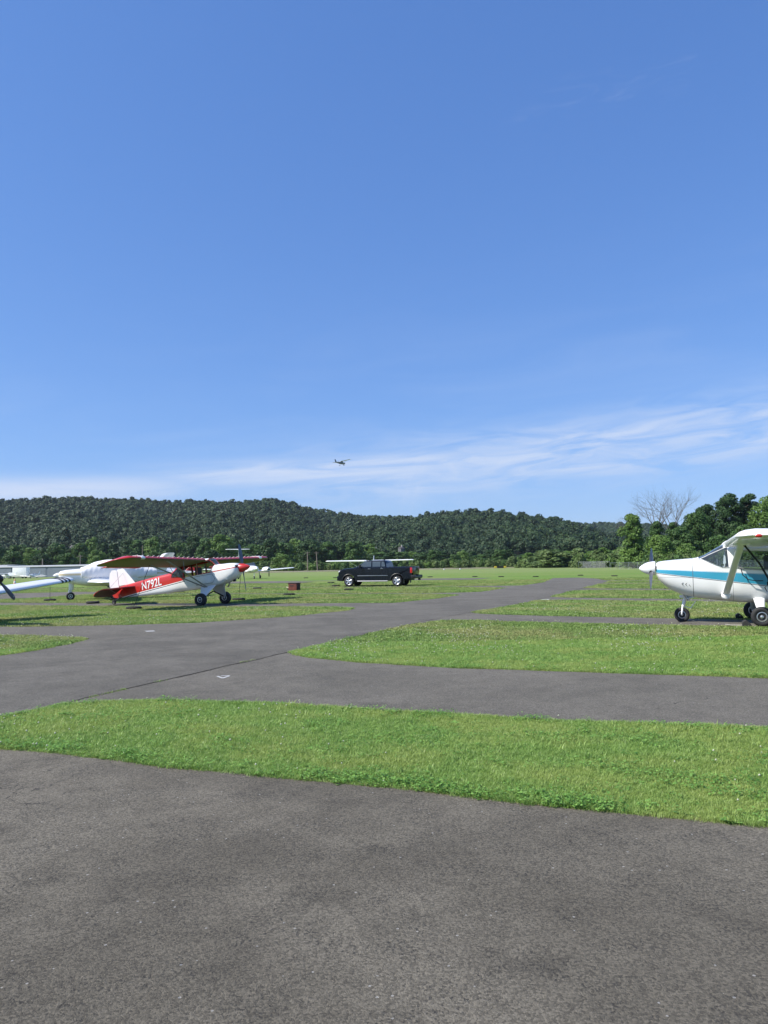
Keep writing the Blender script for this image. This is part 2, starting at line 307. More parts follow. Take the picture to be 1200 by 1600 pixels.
# ---------------------------------------------------------------- grass
def inside(px, py, poly):
    r = np.zeros(len(px), bool); x0, y0 = poly[-1]
    for x1, y1 in poly:
        if y0 != y1:
            c = ((y1 > py) != (y0 > py)) & (px < (x0 - x1) * (py - y1) / (y0 - y1) + x1); r ^= c
        x0, y0 = x1, y1
    return r
def simplify(Q, k=3): return Q[::k]
PV = [simplify(q) for q in PAVED]
def onpaved(x, y):
    r = np.zeros(len(x), bool)
    for q in PV:
        m_ = (x > q[:, 0].min()) & (x < q[:, 0].max()) & (y > q[:, 1].min()) & (y < q[:, 1].max())
        if m_.any(): r[m_] |= inside(x[m_], y[m_], q)
    return r
def tuft(nb, h, spread, wdt, rg):
    """one grass tuft: nb bent blades"""
    V = []; F = []
    for i in range(nb):
        a = rg.uniform(0, 2 * math.pi); r = spread * math.sqrt(rg.uniform(0, 1)); bx, by = r * math.cos(a), r * math.sin(a)
        d = rg.uniform(0, 2 * math.pi); hh = h * rg.uniform(0.5, 1.1); ln = hh * rg.uniform(0.2, 1.0); w_ = wdt * rg.uniform(0.7, 1.3)
        nx, ny = -math.sin(d) * w_ / 2, math.cos(d) * w_ / 2; k = len(V)
        mx_, my_ = bx + math.cos(d) * ln * 0.35, by + math.sin(d) * ln * 0.35
        V += [(bx - nx, by - ny, -0.005), (bx + nx, by + ny, -0.005), (mx_ + nx * .8, my_ + ny * .8, hh * 0.6), (mx_ - nx * .8, my_ - ny * .8, hh * 0.6), (bx + math.cos(d) * ln, by + math.sin(d) * ln, hh * 0.95)]
        F += [(k, k + 1, k + 2), (k, k + 2, k + 3), (k + 3, k + 2, k + 4)]
    return np.array(V), np.array(F)
def cloverp(nb, h, spread, sz, rg):
    V = []; F = []
    for i in range(nb):
        a = rg.uniform(0, 2 * math.pi); r = spread * math.sqrt(rg.uniform(0, 1)); c = np.array([r * math.cos(a), r * math.sin(a), h * rg.uniform(0.4, 1)])
        s = sz * rg.uniform(0.6, 1.2); t0 = rg.uniform(0, 6.28); k = len(V); tx, ty = rg.uniform(-.5, .5, 2)
        for j in range(6):
            q = t0 + j * math.pi / 3; x, y = s * math.cos(q) * (1 if j % 2 else .75), s * math.sin(q) * (1 if j % 2 else .75)
            V.append((c[0] + x, c[1] + y, c[2] + x * tx + y * ty))
        F += [(k, k + 1, k + 2), (k, k + 2, k + 3), (k, k + 3, k + 4), (k, k + 4, k + 5)]
    return np.array(V), np.array(F)
def weedp(nl, ln, rg):
    V = []; F = []
    for i in range(nl):
        a = i * 6.28 / nl + rg.uniform(-.4, .4); L = ln * rg.uniform(.6, 1.1); w_ = L * .3; ca, sa = math.cos(a), math.sin(a); up = rg.uniform(.25, .8); k = len(V)
        V += [(0, 0, 0), (ca * L * .45 - sa * w_, sa * L * .45 + ca * w_, L * up * .5), (ca * L * .45 + sa * w_, sa * L * .45 - ca * w_, L * up * .5), (ca * L, sa * L, L * up * .6), (ca * L * .5, sa * L * .5, L * up * .42)]
        F += [(k, k + 4, k + 1), (k, k + 2, k + 4), (k + 1, k + 4, k + 3), (k + 4, k + 2, k + 3)]
    return np.array(V), np.array(F)
def scatter(protos, x, y, sc_, name, m, tint0=0.5, tvar=0.3, dz=0.0, sz=None):
    n = len(x); pi = rng.integers(0, len(protos), n); VV = []; FF = []; TT = []; off = 0
    z = tz(x, y) + dz; th = rng.uniform(0, 6.283, n); tt = np.clip(tint0 + rng.normal(0, tvar, n), 0, 1); sz = sc_ if sz is None else sz
    for k, (V, F) in enumerate(protos):
        I = np.nonzero(pi == k)[0]
        if not len(I): continue
        c, s = np.cos(th[I])[:, None], np.sin(th[I])[:, None]; S = sc_[I][:, None]
        X = (V[None, :, 0] * c - V[None, :, 1] * s) * S + x[I][:, None]; Y = (V[None, :, 0] * s + V[None, :, 1] * c) * S + y[I][:, None]
        Z = V[None, :, 2] * sz[I][:, None] + z[I][:, None]
        VV.append(np.stack([X, Y, Z], -1).reshape(-1, 3)); FF.append((F[None] + (off + np.arange(len(I)) * len(V))[:, None, None]).reshape(-1, 3))
        TT.append(np.clip(np.repeat(tt[I], len(V)) + rng.normal(0, .08, len(I) * len(V)), 0, 1)); off += len(I) * len(V)
    me = npmesh(name, np.concatenate(VV), None, np.concatenate(FF), [m], np.concatenate(TT)); return link(name, me)
def sample(d0, d1, n, half=0.62):
    # more tufts near the camera, fewer far off
    d = d0 * (d1 / d0) ** rng.uniform(0, 1, n); a = rng.uniform(-half, half, n); return a * d, d
prg = np.random.default_rng(3)
GP = [tuft(9, 0.046, 0.028, 0.0032, prg) for _ in range(8)]
FP = [tuft(8, 0.050, 0.055, 0.010, prg) for _ in range(6)]
x, y = sample(3.8, 14.5, 480000); k = ~onpaved(x, y)
ex = rng.normal(0, 0.012, len(x)); k = ~onpaved(x + ex, y + ex); x, y = x[k], y[k]; d = np.hypot(x, y)
patch = np.array([mnoise.noise(Vector((a * .9, b * .9, 0))) for a, b in zip(x, y)]); big = np.array([mnoise.noise(Vector((a * .35, b * .35, 7))) for a, b in zip(x, y)])
s = (0.80 + 0.35 * patch + 0.3 * np.clip(big, 0, 1) + 0.022 * d) * rng.uniform(.6, 1.3, len(x)) * np.where(rng.random(len(x)) < .006, 1.5, 1)
o = scatter(GP, x, y, s * (0.9 + d * 0.03), 'grass', M['grass'], 0.5, 0.22, 0.0, s * 0.80); tag(o, 'short mown green grass on the strips between the asphalt', 'grass', kind='stuff')
x, y = sample(14.5, 70, 230000, 0.66); k = ~onpaved(x, y); x, y = x[k], y[k]; d = np.hypot(x, y)
s = rng.uniform(.7, 1.25, len(x)) * (0.8 + d * 0.035)
o = scatter(FP, x, y, s, 'grass', M['grass_far'], 0.5, 0.25, 0.0, np.minimum(s * 0.62, 1.4)); tag(o, 'mown grass of the airfield beyond the lanes', 'grass', kind='stuff')
# broad weeds and clover, thickest along the asphalt edges
x, y = sample(3.9, 16, 42000); k = ~onpaved(x, y); x, y = x[k], y[k]
near_edge = np.zeros(len(x), bool)
for dx, dy in ((0.10, -0.26), (-0.10, 0.20), (0.2, 0.05), (-0.2, -.05)): near_edge |= onpaved(x + dx, y + dy)
pn = np.array([mnoise.noise(Vector((a * 1.6, b * 1.6, 3))) for a, b in zip(x, y)])
k = (near_edge & (rng.random(len(x)) < np.clip(.45 + pn * 2.2, .05, .95))) | ((pn > 0.18) & (rng.random(len(x)) < 0.30)) | (rng.random(len(x)) < 0.04)
x, y = x[k], y[k]; d = np.hypot(x, y)
o = scatter([cloverp(13, 0.048, 0.05, 0.0068, prg) for _ in range(5)], x, y, rng.uniform(.7, 1.3, len(x)) * (0.9 + .03 * d), 'clover', M['weed'], 0.55, 0.28)
tag(o, 'low clover and small leafy weeds crowding the asphalt edges', 'clover', kind='stuff')
x, y = sample(3.9, 15, 9000); k = ~onpaved(x, y); x, y = x[k], y[k]
near_edge = onpaved(x + .08, y - .25) | onpaved(x - .05, y + .15); k = (near_edge & (rng.random(len(x)) < .55)) | (rng.random(len(x)) < 0.16); x, y = x[k], y[k]
o = scatter([weedp(int(prg.integers(5, 9)), 0.085, prg) for _ in range(6)], x, y, rng.uniform(.28, .85, len(x)), 'broadleaf_weed', M['weed'], 0.62, 0.25)
tag(o, 'broad leaved plantain weeds scattered through the near grass', 'weeds', kind='stuff')
# clover flowers: small pale heads
def blob(rg):
    bm_ = bmesh.new(); bmesh.ops.create_icosphere(bm_, subdivisions=1, radius=0.008); V = np.array([v.co[:] for v in bm_.verts]); F = np.array([[v.index for v in f.verts] for f in bm_.faces]); bm_.free()
    V[:, 2] += 0.055; return V, F
x, y = sample(4.5, 30, 26000); k = ~onpaved(x, y); x, y = x[k], y[k]
pn = np.array([mnoise.noise(Vector((a * .5, b * .5, 11))) for a, b in zip(x, y)]); k = rng.random(len(x)) < np.clip(0.10 + pn * 0.9, 0.03, .6) * np.clip((y - 6) / 7, .05, 1); x, y = x[k], y[k]; d = np.hypot(x, y)
o = scatter([blob(prg)], x, y, rng.uniform(.7, 1.2, len(x)) * (0.8 + d * .03), 'clover_flower', M['clover'], 0.5, 0.2)
tag(o, 'tiny white clover heads dotted over the grass strips', 'clover flowers', kind='stuff')
# dead straw-coloured grass where the turf thins out onto the asphalt
M['straw'] = leaf_mat('dead_grass', (0.22, 0.17, 0.08), (0.50, 0.42, 0.24), None, 0, 1, 0.2, 0.8)
x, y = sample(3.8, 26, 260000); k = ~onpaved(x, y); x, y = x[k], y[k]; e_ = np.zeros(len(x), bool)
for dx, dy in ((.02, -.05), (-.02, .05), (.05, .0), (-.05, 0)): e_ |= onpaved(x + dx, y + dy)
k = (e_ & (rng.random(len(x)) < .8)) | (rng.random(len(x)) < .012); x, y = x[k] + rng.normal(0, .018, k.sum()), y[k] + rng.normal(0, .018, k.sum())
o = scatter(GP, x, y, rng.uniform(.3, .8, len(x)), 'dead_grass', M['straw'], 0.5, 0.25, 0.006, rng.uniform(.12, .45, len(x))); tag(o, 'straw coloured dead grass along the ragged turf edges', 'grass', kind='stuff')
# weeds in the seam between taxiway and lane
n = 380; t_ = rng.uniform(6.9, 12.7, n); u_ = -6.6 + rng.normal(0, 0.02, n); gate = np.array([mnoise.noise(Vector((a * 1.3, 5, 0))) for a in t_]) > 0.12
x = (0.925 * u_ + 0.38 * t_)[gate]; y = (-0.38 * u_ + 0.925 * t_)[gate]
o = scatter(GP, x, y, rng.uniform(.3, .7, len(x)), 'seam_grass', M['grass'], 0.75, 0.15, 0.012, rng.uniform(.3, .6, len(x))); tag(o, 'sparse yellowish grass growing in the taxiway seam', 'grass', kind='stuff')
M['crack'] = mat('crack_dirt', (0.050, 0.044, 0.036), 0.95, var=0.3, vscale=20)
bm = bmesh.new(); prev = None
for i in range(140):
    t_ = 6.0 + i * 0.05; v = mnoise.noise(Vector((t_ * 1.4, 0, 9))) * .05 + mnoise.noise(Vector((t_ * 7, 1, 2))) * .02; wd = 0.002 + 0.010 * abs(mnoise.noise(Vector((t_ * 2, 3, 1))))
    a = uw(-6.6 + v - wd, t_); b = uw(-6.6 + v + wd, t_); cur = (bm.verts.new((*a, 0.0215)), bm.verts.new((*b, 0.0215)))
    if prev: bm.faces.new((prev[0], prev[1], cur[1], cur[0]))
    prev = cur
tag(obj('seam', bm, M['crack'], sm=False), kind='structure')
# ---------------------------------------------------------------- hills and forest
PR = [(-400, 794), (-200, 786), (-60, 780), (0, 777), (60, 774), (100, 773), (130, 772), (160, 775), (200, 774), (250, 778), (300, 777), (350, 780), (400, 778), (430, 777), (460, 783), (500, 793), (560, 801), (620, 803), (660, 801), (700, 794), (760, 793), (800, 794), (850, 800), (880, 805), (900, 811), (940, 822), (1000, 840), (1100, 862), (1700, 866)]
PR2 = [(700, 830), (850, 822), (900, 818), (950, 815), (975, 816), (1020, 818), (1200, 822), (1700, 830)]
def ridge_z(px, py, D):
    d = CR @ Vector(((px - 600) / FPX, (800 - py) / FPX, -1)); return EYE + d.z / math.hypot(d.x, d.y) * D, math.atan2(d.x, d.y)
def mk_profile(PRr, Dr):
    A = []; Z = []
    for px, py in PRr: z, a = ridge_z(px, py, Dr(px)); A.append(a); Z.append(z)
    return np.array(A), np.array(Z)
DR1 = lambda px: 1500 - 420 * float(sst(520, 760, px)); DF1 = lambda px: 560 - 60 * float(sst(520, 760, px))
A1, Z1 = mk_profile(PR, DR1); A2, Z2 = mk_profile(PR2, lambda px: 2300)
def hill_h(az_, D, A, Z, D0, D1, k=1.0, th=16.0):
    zr = np.interp(az_, A, Z) - th
    t = np.clip((D - D0) / (D1 - D0), 0, 1.6); up = np.where(t < 1, t ** 1.15, 1 - (t - 1) * 0.9)
    return -2.0 + (zr + 2.0) * up
def D0f(a): px = 600 + FPX * np.tan(a); return 560 - 60 * sst(520, 760, px), 1500 - 420 * sst(520, 760, px)
def h1(a, D):
    d0, d1 = D0f(a); t = np.clip((D - d0) / (d1 - d0), 0, 1)
    g = np.sin(a * 34 + 1.3) * 0.5 + np.sin(a * 71 + D * .004) * 0.35 + np.sin(a * 19 - D * .006) * .5
    return hill_h(a, D, A1, Z1, d0, d1) + g * 9 * np.sin(np.pi * t) * (t < 1)
def h2(a, D): return hill_h(a, D, A2, Z2, 1300, 2300)
def hill_mesh(name, h, a0, a1, Ds):
    aa = np.linspace(a0, a1, 160); AA, DD = np.meshgrid(aa, Ds); Z = h(AA, DD)
    V = np.stack([DD * np.sin(AA), DD * np.cos(AA), Z], -1).reshape(-1, 3); n, m_ = AA.shape
    i = (np.arange(n - 1)[:, None] * m_ + np.arange(m_ - 1)[None]).ravel(); me = npmesh(name, V, np.stack([i, i + 1, i + 1 + m_, i + m_], -1), mats=[M['hill']]); smooth(me)
    return tag(link(name, me), kind='structure')
hill_mesh('hills', h1, R(-50), R(48), np.linspace(480, 2000, 60))
hill_mesh('hills', h2, R(2), R(50), np.linspace(1250, 2900, 30))
def quads_cloud(C, Nn, S, rg, asp=0.8):
    """leaf-clump cards: centre, normal, size"""
    n = len(C); t = rg.normal(size=(n, 3)); t -= (t * Nn).sum(1)[:, None] * Nn; t /= np.linalg.norm(t, axis=1)[:, None]; b = np.cross(Nn, t)
    S = S[:, None]; bend = Nn * S * 0.18
    V = np.stack([C - t * S - b * S * asp - bend, C + t * S * .9 - b * S * asp * .6 - bend, C + t * S * .8 + b * S * asp * .9 - bend, C - t * S * .7 + b * S * asp - bend], 1)
    return V.reshape(-1, 3), np.arange(n * 4).reshape(-1, 4)
def unit(n, rg):
    v = rg.normal(size=(n, 3)); return v / np.linalg.norm(v, axis=1)[:, None]
def crown_proto(nq, size, rg, lobes=7, squash=0.75, topheavy=0.25):
    """unit crown (radius about 1, base about z=-0.8): lobes of leaf cards"""
    lc = unit(lobes, rg) * rg.uniform(.35, .62, (lobes, 1)); lc[:, 2] = lc[:, 2] * squash + topheavy * 0.5; lr = rg.uniform(.38, .58, lobes)
    per = nq // lobes; C = []; Nn = []; T = []
    for j in range(lobes):
        u = unit(per, rg); u[:, 2] = np.where(u[:, 2] < -.55, -u[:, 2], u[:, 2]); rr = lr[j] * rg.uniform(.72, 1.08, per)
        C.append(lc[j] + u * rr[:, None] * np.array([1, 1, .85])); m_ = u + rg.normal(0, .26, (per, 3)); Nn.append(m_ / np.linalg.norm(m_, axis=1)[:, None]); T.append(np.full(per, rg.uniform(.25, .75)))
    C = np.concatenate(C); Nn = np.concatenate(Nn); T = np.concatenate(T); n = len(C)
    V, F = quads_cloud(C, Nn, size * rg.uniform(.6, 1.3, n), rg); return V, F, np.repeat(np.clip(T + rg.normal(0, .16, n), 0, 1), 4)
frg = np.random.default_rng(11)
def forest(name, label, h, a0, a1, Dlo, Dhi, spacing, r0, r1, protos, matn, keep=None):
    out_x = []; D = Dlo
    n = int((a1 - a0) * (Dhi ** 2 - Dlo ** 2) / 2 / spacing ** 2)
    a = frg.uniform(a0, a1, n); D = np.sqrt(frg.uniform(Dlo ** 2, Dhi ** 2, n))
    if keep is not None: k = keep(a, D); a, D = a[k], D[k]
    z = h(a, D); r = frg.uniform(r0 * .75, r1, len(a)) * (1 + .22 * (frg.random(len(a)) < .14)); X = D * np.sin(a); Y = D * np.cos(a)
    VV = []; FF = []; TT = []; off = 0; pi = frg.integers(0, len(protos), len(a)); th = frg.uniform(0, 6.283, len(a)); tr = frg.normal(0, .20, len(a)) + .12 * np.sin(a * 40 + 2) * np.sin(D * .011)
    st = frg.uniform(.8, 1.2, len(a))
    for k, (V, F, T) in enumerate(protos):
        I = np.nonzero(pi == k)[0]; c, s_ = np.cos(th[I])[:, None], np.sin(th[I])[:, None]; rr = r[I][:, None]
        VX = (V[None, :, 0] * c - V[None, :, 1] * s_) * rr + X[I][:, None]; VY = (V[None, :, 0] * s_ + V[None, :, 1] * c) * rr + Y[I][:, None]
        VZ = (V[None, :, 2] + .55) * rr * st[I][:, None] + z[I][:, None] + rr * .4
        VV.append(np.stack([VX, VY, VZ], -1).reshape(-1, 3)); FF.append((F[None] + (off + np.arange(len(I)) * len(V))[:, None, None]).reshape(-1, 4))
        TT.append(np.clip(T[None] + tr[I][:, None], 0, 1).ravel()); off += len(I) * len(V)
    me = npmesh(name, np.concatenate(VV), np.concatenate(FF), None, [matn], np.concatenate(TT)); o = link(name, me); print(name, len(a), 'trees')
    return tag(o, label, 'forest', kind='stuff')
PF = [crown_proto(260, 0.135, frg, 8) for _ in range(6)]
PN = [crown_proto(640, 0.090, frg, 11) for _ in range(6)]
forest('forest', 'dense dark green forest covering the near slopes of the hills', h1, R(-33), R(31), 565, 1000, 8.5, 4.6, 7.4, PN, M['forest'], lambda a, D: D > D0f(a)[0] + 20)
forest('forest', 'dense dark green forest on the upper slopes and skyline of the hills', h1, R(-33), R(31), 1000, 1560, 9.3, 4.8, 7.6, PF, M['forest'], lambda a, D: D < D0f(a)[1] + 45)
forest('forest', 'bluish forest on the farthest hill showing beyond the right shoulder', h2, R(9), R(32), 1600, 2340, 13, 6.5, 10, PF, M['forest'])

# ---------------------------------------------------------------- trees and shrubs that stand apart
def limb(bm, p0, p1, r0, r1, n=7):
    d = (p1 - p0); q = d.to_track_quat('Z', 'Y'); A = []
    for p, r in ((p0, r0), (p1, r1)): A.append([bm.verts.new(p + q @ Vector((r * math.cos(i * 6.2832 / n), r * math.sin(i * 6.2832 / n), 0))) for i in range(n)])
    for i in range(n): bm.faces.new((A[0][i], A[0][(i + 1) % n], A[1][(i + 1) % n], A[1][i]))
def branches(bm, p, d, L, r, depth, rg, up=0.25, thick=.62, fan=3):
    q = p; n = 3
    for i in range(n):
        d2 = (d + Vector(rg.normal(0, .10, 3)) + Vector((0, 0, up * .15))).normalized(); q2 = q + d2 * (L / n); r2 = r * (1 - .14 * (i + 1)); limb(bm, q, q2, r * (1 - .14 * i), r2, 6 if depth > 1 else 4); q = q2; d = d2
        if depth > 0 and i > 0:
            for j in range(fan - 1):
                s_ = Vector(rg.normal(0, 1, 3)); s_ = (s_ - d * s_.dot(d)).normalized(); nd_ = (d * .75 + s_ * rg.uniform(.55, .95) + Vector((0, 0, up))).normalized()
                branches(bm, q, nd_, L * rg.uniform(.5, .72), r2 * thick, depth - 1, rg, up, thick, fan)
def crown_mesh(name, H, RX, nq, leaf, rg, matn, lobes=16, base=0.16, shape='round'):
    """crown of one tree in metres: lobes around a trunk, leaf cards on each lobe"""
    C = []; Nn = []; T = []; per = nq // lobes
    for j in range(lobes):
        t = (j + rg.uniform(0, 1)) / lobes; zz = H * (base + (0.93 - base) * t)
        if shape == 'round': prof = math.sqrt(max(0.05, 1 - ((t - .42) / .62) ** 2))
        elif shape == 'cone': prof = 1.02 - t
        elif shape == 'vine': prof = max(.22, .98 - .82 * t + .16 * math.sin(t * 11)) * rg.uniform(.6, 1.3)
        elif shape == 'bush': prof = math.sqrt(max(.1, 1 - t ** 2))
        else: prof = .8
        a = j * 2.4 + rg.uniform(-.5, .5); rad = RX * prof * rg.uniform(.35, .68); lr = RX * (.30 + .22 * prof) * rg.uniform(.7, 1.15) * (16 / lobes) ** .33
        c = np.array([rad * math.cos(a), rad * math.sin(a), zz]); u = unit(per, rg); k = u[:, 2] < -.5; u[k] *= -1
        rr = lr * rg.uniform(.55, 1.12, per); C.append(c + u * rr[:, None] * np.array([1, 1, .8])); m_ = u + rg.normal(0, .45, (per, 3)); Nn.append(m_ / np.linalg.norm(m_, axis=1)[:, None]); T.append(np.full(per, rg.uniform(.25, .75)))
    C = np.concatenate(C); Nn = np.concatenate(Nn); T = np.concatenate(T); C[:, 2] = np.maximum(C[:, 2], .1)
    V, F = quads_cloud(C, Nn, leaf * rg.uniform(.55, 1.35, len(C)), rg)
    return npmesh(name, V, F, None, [matn], np.repeat(np.clip(T + rg.normal(0, .18, len(C)), 0, 1), 4))
def trunk_mesh(name, H, r, rg, lean=.03, nb=6, m=None):
    bm = bmesh.new(); p = Vector((0, 0, -.3)); d = Vector((rg.normal(0, lean), rg.normal(0, lean), 1)).normalized(); k = 5
    for i in range(k):
        q = p + d * H * .72 / k; limb(bm, p, q, r * (1 - i * .15), r * (1 - (i + 1) * .15), 8)
        if i > 0:
            for j in range(nb // 3 + 1):
                s_ = Vector(rg.normal(0, 1, 3)); s_.z = abs(s_.z) * .6 + .3; branches(bm, q, s_.normalized(), H * .24, r * .35, 0, rg)
        p = q; d = (d + Vector((rg.normal(0, .05), rg.normal(0, .05), 0))).normalized()
    me = bpy.data.meshes.new(name); bm.to_mesh(me); bm.free(); me.materials.append(m or M['bark']); smooth(me); return me
trg = np.random.default_rng(21)
def place_tree(name, label, cat, x, y, crown, trunk, sx, sz, rz, group=None, tname='trunk'):
    r_ = empty(name, (x, y, float(tz(x, y))), rz); r_.scale = (sx, sx, sz); tag(r_, label, cat, group); link('crown' if cat != 'shrub' else 'foliage', crown, r_)
    if trunk: link('trunk' if cat != 'shrub' else 'stem', trunk, r_)
    return r_
def at(px, Y): return ((px - 600) / FPX * Y, Y)     # metres right of the view axis at distance Y
# the tall trees at the right edge of the field: (px, Y, top_py, width px, material, kind words)
RT = [
 (1030, 262, 838, 46, 'tree_light', 'light green bushy tree low behind the propeller of the blue striped aeroplane', 'bush'),
 (1058, 276, 826, 52, 'tree_mid', 'mid green tree between the two bare trees and the tall dark ones', 'round'),
 (1088, 285, 800, 56, 'tree_mid', 'yellowish mid green tree below the crooked dark treetops', 'round'),
 (1100, 300, 786, 50, 'tree_dark', 'tree with ragged open dark top left of the tallest dark tree', 'round'),
 (1138, 292, 770, 54, 'tree_dark', 'tall dark tree left of the skyline gap above the wing', 'round'),
 (1170, 294, 769, 46, 'tree_dark', 'tallest dark tree with a narrow top right of the skyline gap', 'round'),
 (1204, 284, 774, 66, 'tree_light', 'big bright green tree cut by the right edge of the picture', 'round'),
 (1246, 290, 770, 66, 'tree_mid', 'mid green tree just beyond the right edge', 'round'),
 (1120, 255, 838, 44, 'tree_mid', 'rounded mid green tree low behind the windscreen of the blue striped aeroplane', 'bush'),
 (1160, 262, 820, 50, 'tree_mid', 'mid green tree in front of the tallest dark trees over the wing', 'bush'),
 (1070, 258, 850, 40, 'tree_light', 'small light green tree low above the engine cowling', 'bush'),
 (1186, 250, 842, 46, 'tree_light', 'light green tree low behind the cabin roof at the right edge', 'bush'),
 (1014, 300, 846, 40, 'tree_mid', 'mid green tree behind the vine covered tree', 'bush'),
]
for i, (px, Y, top, wpx, mk, lab, shp) in enumerate(RT):
    x, y = at(px, Y); h0 = 880 - 0.01746 * (px - 600); H = EYE - float(tz(x, y)) + (h0 - top) * Y / FPX; rw = wpx / 2 * Y / FPX * 1.08
    cm = crown_mesh('crown', H, rw, 16000 if H > 14 else 9000, 0.27, trg, M[mk], 22 if H > 14 else 14, .08, shp if shp == 'bush' else 'round')
    place_tree('broadleaf_tree', lab, 'tree', x, y, cm, trunk_mesh('trunk', H, .35, trg), 1, 1, 0, 'tall trees along the right edge of the field')
# vine-covered trunk and bare trees
x, y = at(987, 268); H = 21
vt = empty('vine_covered_tree', (x, y, float(tz(x, y)))); tag(vt, 'narrow tree wrapped in bright vines with bare twigs on top', 'tree')
link('crown', crown_mesh('crown', H * .93, 6.6, 15000, .26, trg, M['tree_light'], 26, .02, 'vine'), vt)
bm = bmesh.new(); p = Vector((0, 0, -.3)); limb(bm, p, Vector((0, 0, 8)), .4, .3); limb(bm, Vector((0, 0, 8)), Vector((.6, 0, 15)), .3, .16)
for k in range(9):
    d = Vector((trg.normal(-.25, .5), trg.normal(0, .4), 1)).normalized(); branches(bm, Vector((0, 0, 11 + k * .4)), d, 3.4, .085, 2, trg, .1, .6, 3)
for k in range(3):
    branches(bm, Vector((-.5, 0, 10 + k)), Vector((-1, 0, .9)).normalized(), 4.2, .11, 2, trg, .2, .6, 3)
obj('trunk', bm, M['dead_bark'], vt)
for px, Y, top, lab in ((1026, 284, 778, 'bare leafless tree left of the other bare one on the skyline'), (1050, 280, 777, 'bare leafless tree right of the other bare one with ivy on its fork')):
    x, y = at(px, Y); H = EYE - float(tz(x, y)) + (873 - top) * Y / FPX; r_ = empty('bare_tree', (x, y, float(tz(x, y)))); tag(r_, lab, 'tree', 'bare trees on the skyline')
    bm = bmesh.new(); limb(bm, Vector((0, 0, -.3)), Vector((0, 0, H * .5)), .42, .3, 9)
    for k in range(7):
        a = k * 2.4 + trg.uniform(-.3, .3); d = Vector((math.cos(a) * .62, math.sin(a) * .5, 1)).normalized(); branches(bm, Vector((0, 0, H * (.42 + .02 * k))), d, H * .34, .17, 3, trg, .12, .58, 3)
    obj('trunk', bm, M['dead_bark'], r_)
    link('crown', crown_mesh('crown', H * .66, 4.2, 9000, .26, trg, M['tree_mid'], 16, .05, 'bush'), r_)
# the tree line at the foot of the hills: (px, top, width px, light)
protoT = [(crown_mesh('crown', 18, 7.2, 5200, .40, trg, M[k], 16, .10, 'round'), trunk_mesh('trunk', 18, .4, trg)) for k in ('tree_dark', 'tree_mid', 'tree_dark', 'tree_mid', 'tree_light')]
protoC = (crown_mesh('crown', 18, 4.6, 3200, .36, trg, M['tree_dark'], 16, .05, 'cone'), trunk_mesh('trunk', 18, .3, trg))
FL = []
px = -40
while px < 575:
    wd = float(trg.uniform(26, 44)); top = float(trg.uniform(836, 852)) if px > 120 else float(trg.uniform(846, 862)); FL.append((px, top, wd, float(trg.uniform(452, 520)))); px += wd * .62
for px in (-20, 20, 64, 105, 150, 200, 240, 330, 380, 440): FL.append((px, float(trg.uniform(858, 866)), 30, 420))
px = 575
while px < 960:
    wd = float(trg.uniform(18, 34)); FL.append((px, float(trg.uniform(856, 868)), wd, float(trg.uniform(440, 500)))); px += wd * .62
kinds = ['rounded dark tree', 'broad mid green tree', 'full dark green tree', 'loose mid green tree', 'paler green tree']
marks = [(20, 'at the far left behind the hangar'), (75, 'behind the white box truck and hangar'), (140, 'above the covered white aeroplane'), (200, 'above the near wing tip of the red aeroplane'), (260, 'above the wing of the red aeroplane'), (320, 'above the windscreen of the red aeroplane'), (380, 'above the red spinner'), (430, 'above the twin engined aeroplane'), (480, 'behind the utility poles'), (530, 'just left of the pickup truck'), (590, 'above the cab of the pickup truck'), (650, 'above the tailgate of the pickup truck'), (720, 'right of the pickup truck'), (800, 'above the end of the runway'), (870, 'left of the chain link enclosure'), (940, 'behind the chain link enclosure'), (9999, 'at the right end')]
seen = {}
for i, (px, top, wd, Y) in enumerate(FL):
    k = i % 5 if trg.random() > .1 else 5
    x, y = at(px, Y); h0 = 880 - 0.01746 * (px - 600); H = EYE - float(tz(x, y)) + (h0 - top) * Y / FPX; rw = wd / 2 * Y / FPX * 1.15
    cm, tm = protoT[k] if k < 5 else protoC
    mk = next(s_ for lim, s_ in marks if px < lim); size = 'low' if top > 856 else ('tall' if top < 843 else 'medium sized')
    lab = '%s %s %s' % (size, kinds[k] if k < 5 else 'dark conical evergreen', mk)
    seen[lab] = seen.get(lab, 0) + 1
    if seen[lab] > 1: lab += ', ' + ['', '', 'second', 'third', 'fourth', 'fifth'][min(seen[lab], 5)]
    sx = rw / (7.2 if k < 5 else 4.6); place_tree('hillfoot_tree', lab, 'tree', x, y, cm, tm, sx, H / 18, float(trg.uniform(0, 6.28)), 'trees in the line at the foot of the hills')
# shrubs along the field edge
protoB = [crown_mesh('foliage', 3, 2.6, 1500, .24, trg, M[k], 9, .05, 'bush') for k in ('bush', 'tree_mid', 'bush', 'tree_light')]
protoTB = [(crown_mesh('foliage', 18, 7.2, 3600, .62, trg, M[k], 14, .04, 'bush'), trunk_mesh('stem', 15, .4, trg)) for k in ('bush', 'tree_mid', 'bush', 'tree_light')]
stemB = trunk_mesh('stem', 2.4, .08, trg)
SH = []
px = 395
while px < 1000:
    wd = float(trg.uniform(9, 20)); SH.append((px, float(trg.uniform(874, 881)) - .01 * (px - 600), wd, float(trg.uniform(410, 440)))); px += wd * .55
for i in range(64):
    px = float(trg.uniform(820, 985)); SH.append((px, float(trg.uniform(852, 874)) + (985 - px) * .05, float(trg.uniform(24, 44)), float(trg.uniform(330, 420))))
for px in np.arange(905, 1010, 9): SH.append((float(px), float(trg.uniform(868, 876)), 16, float(trg.uniform(305, 318))))
for px in np.arange(1010, 1210, 12): SH.append((float(px), float(trg.uniform(862, 872)), 20, float(trg.uniform(240, 250))))
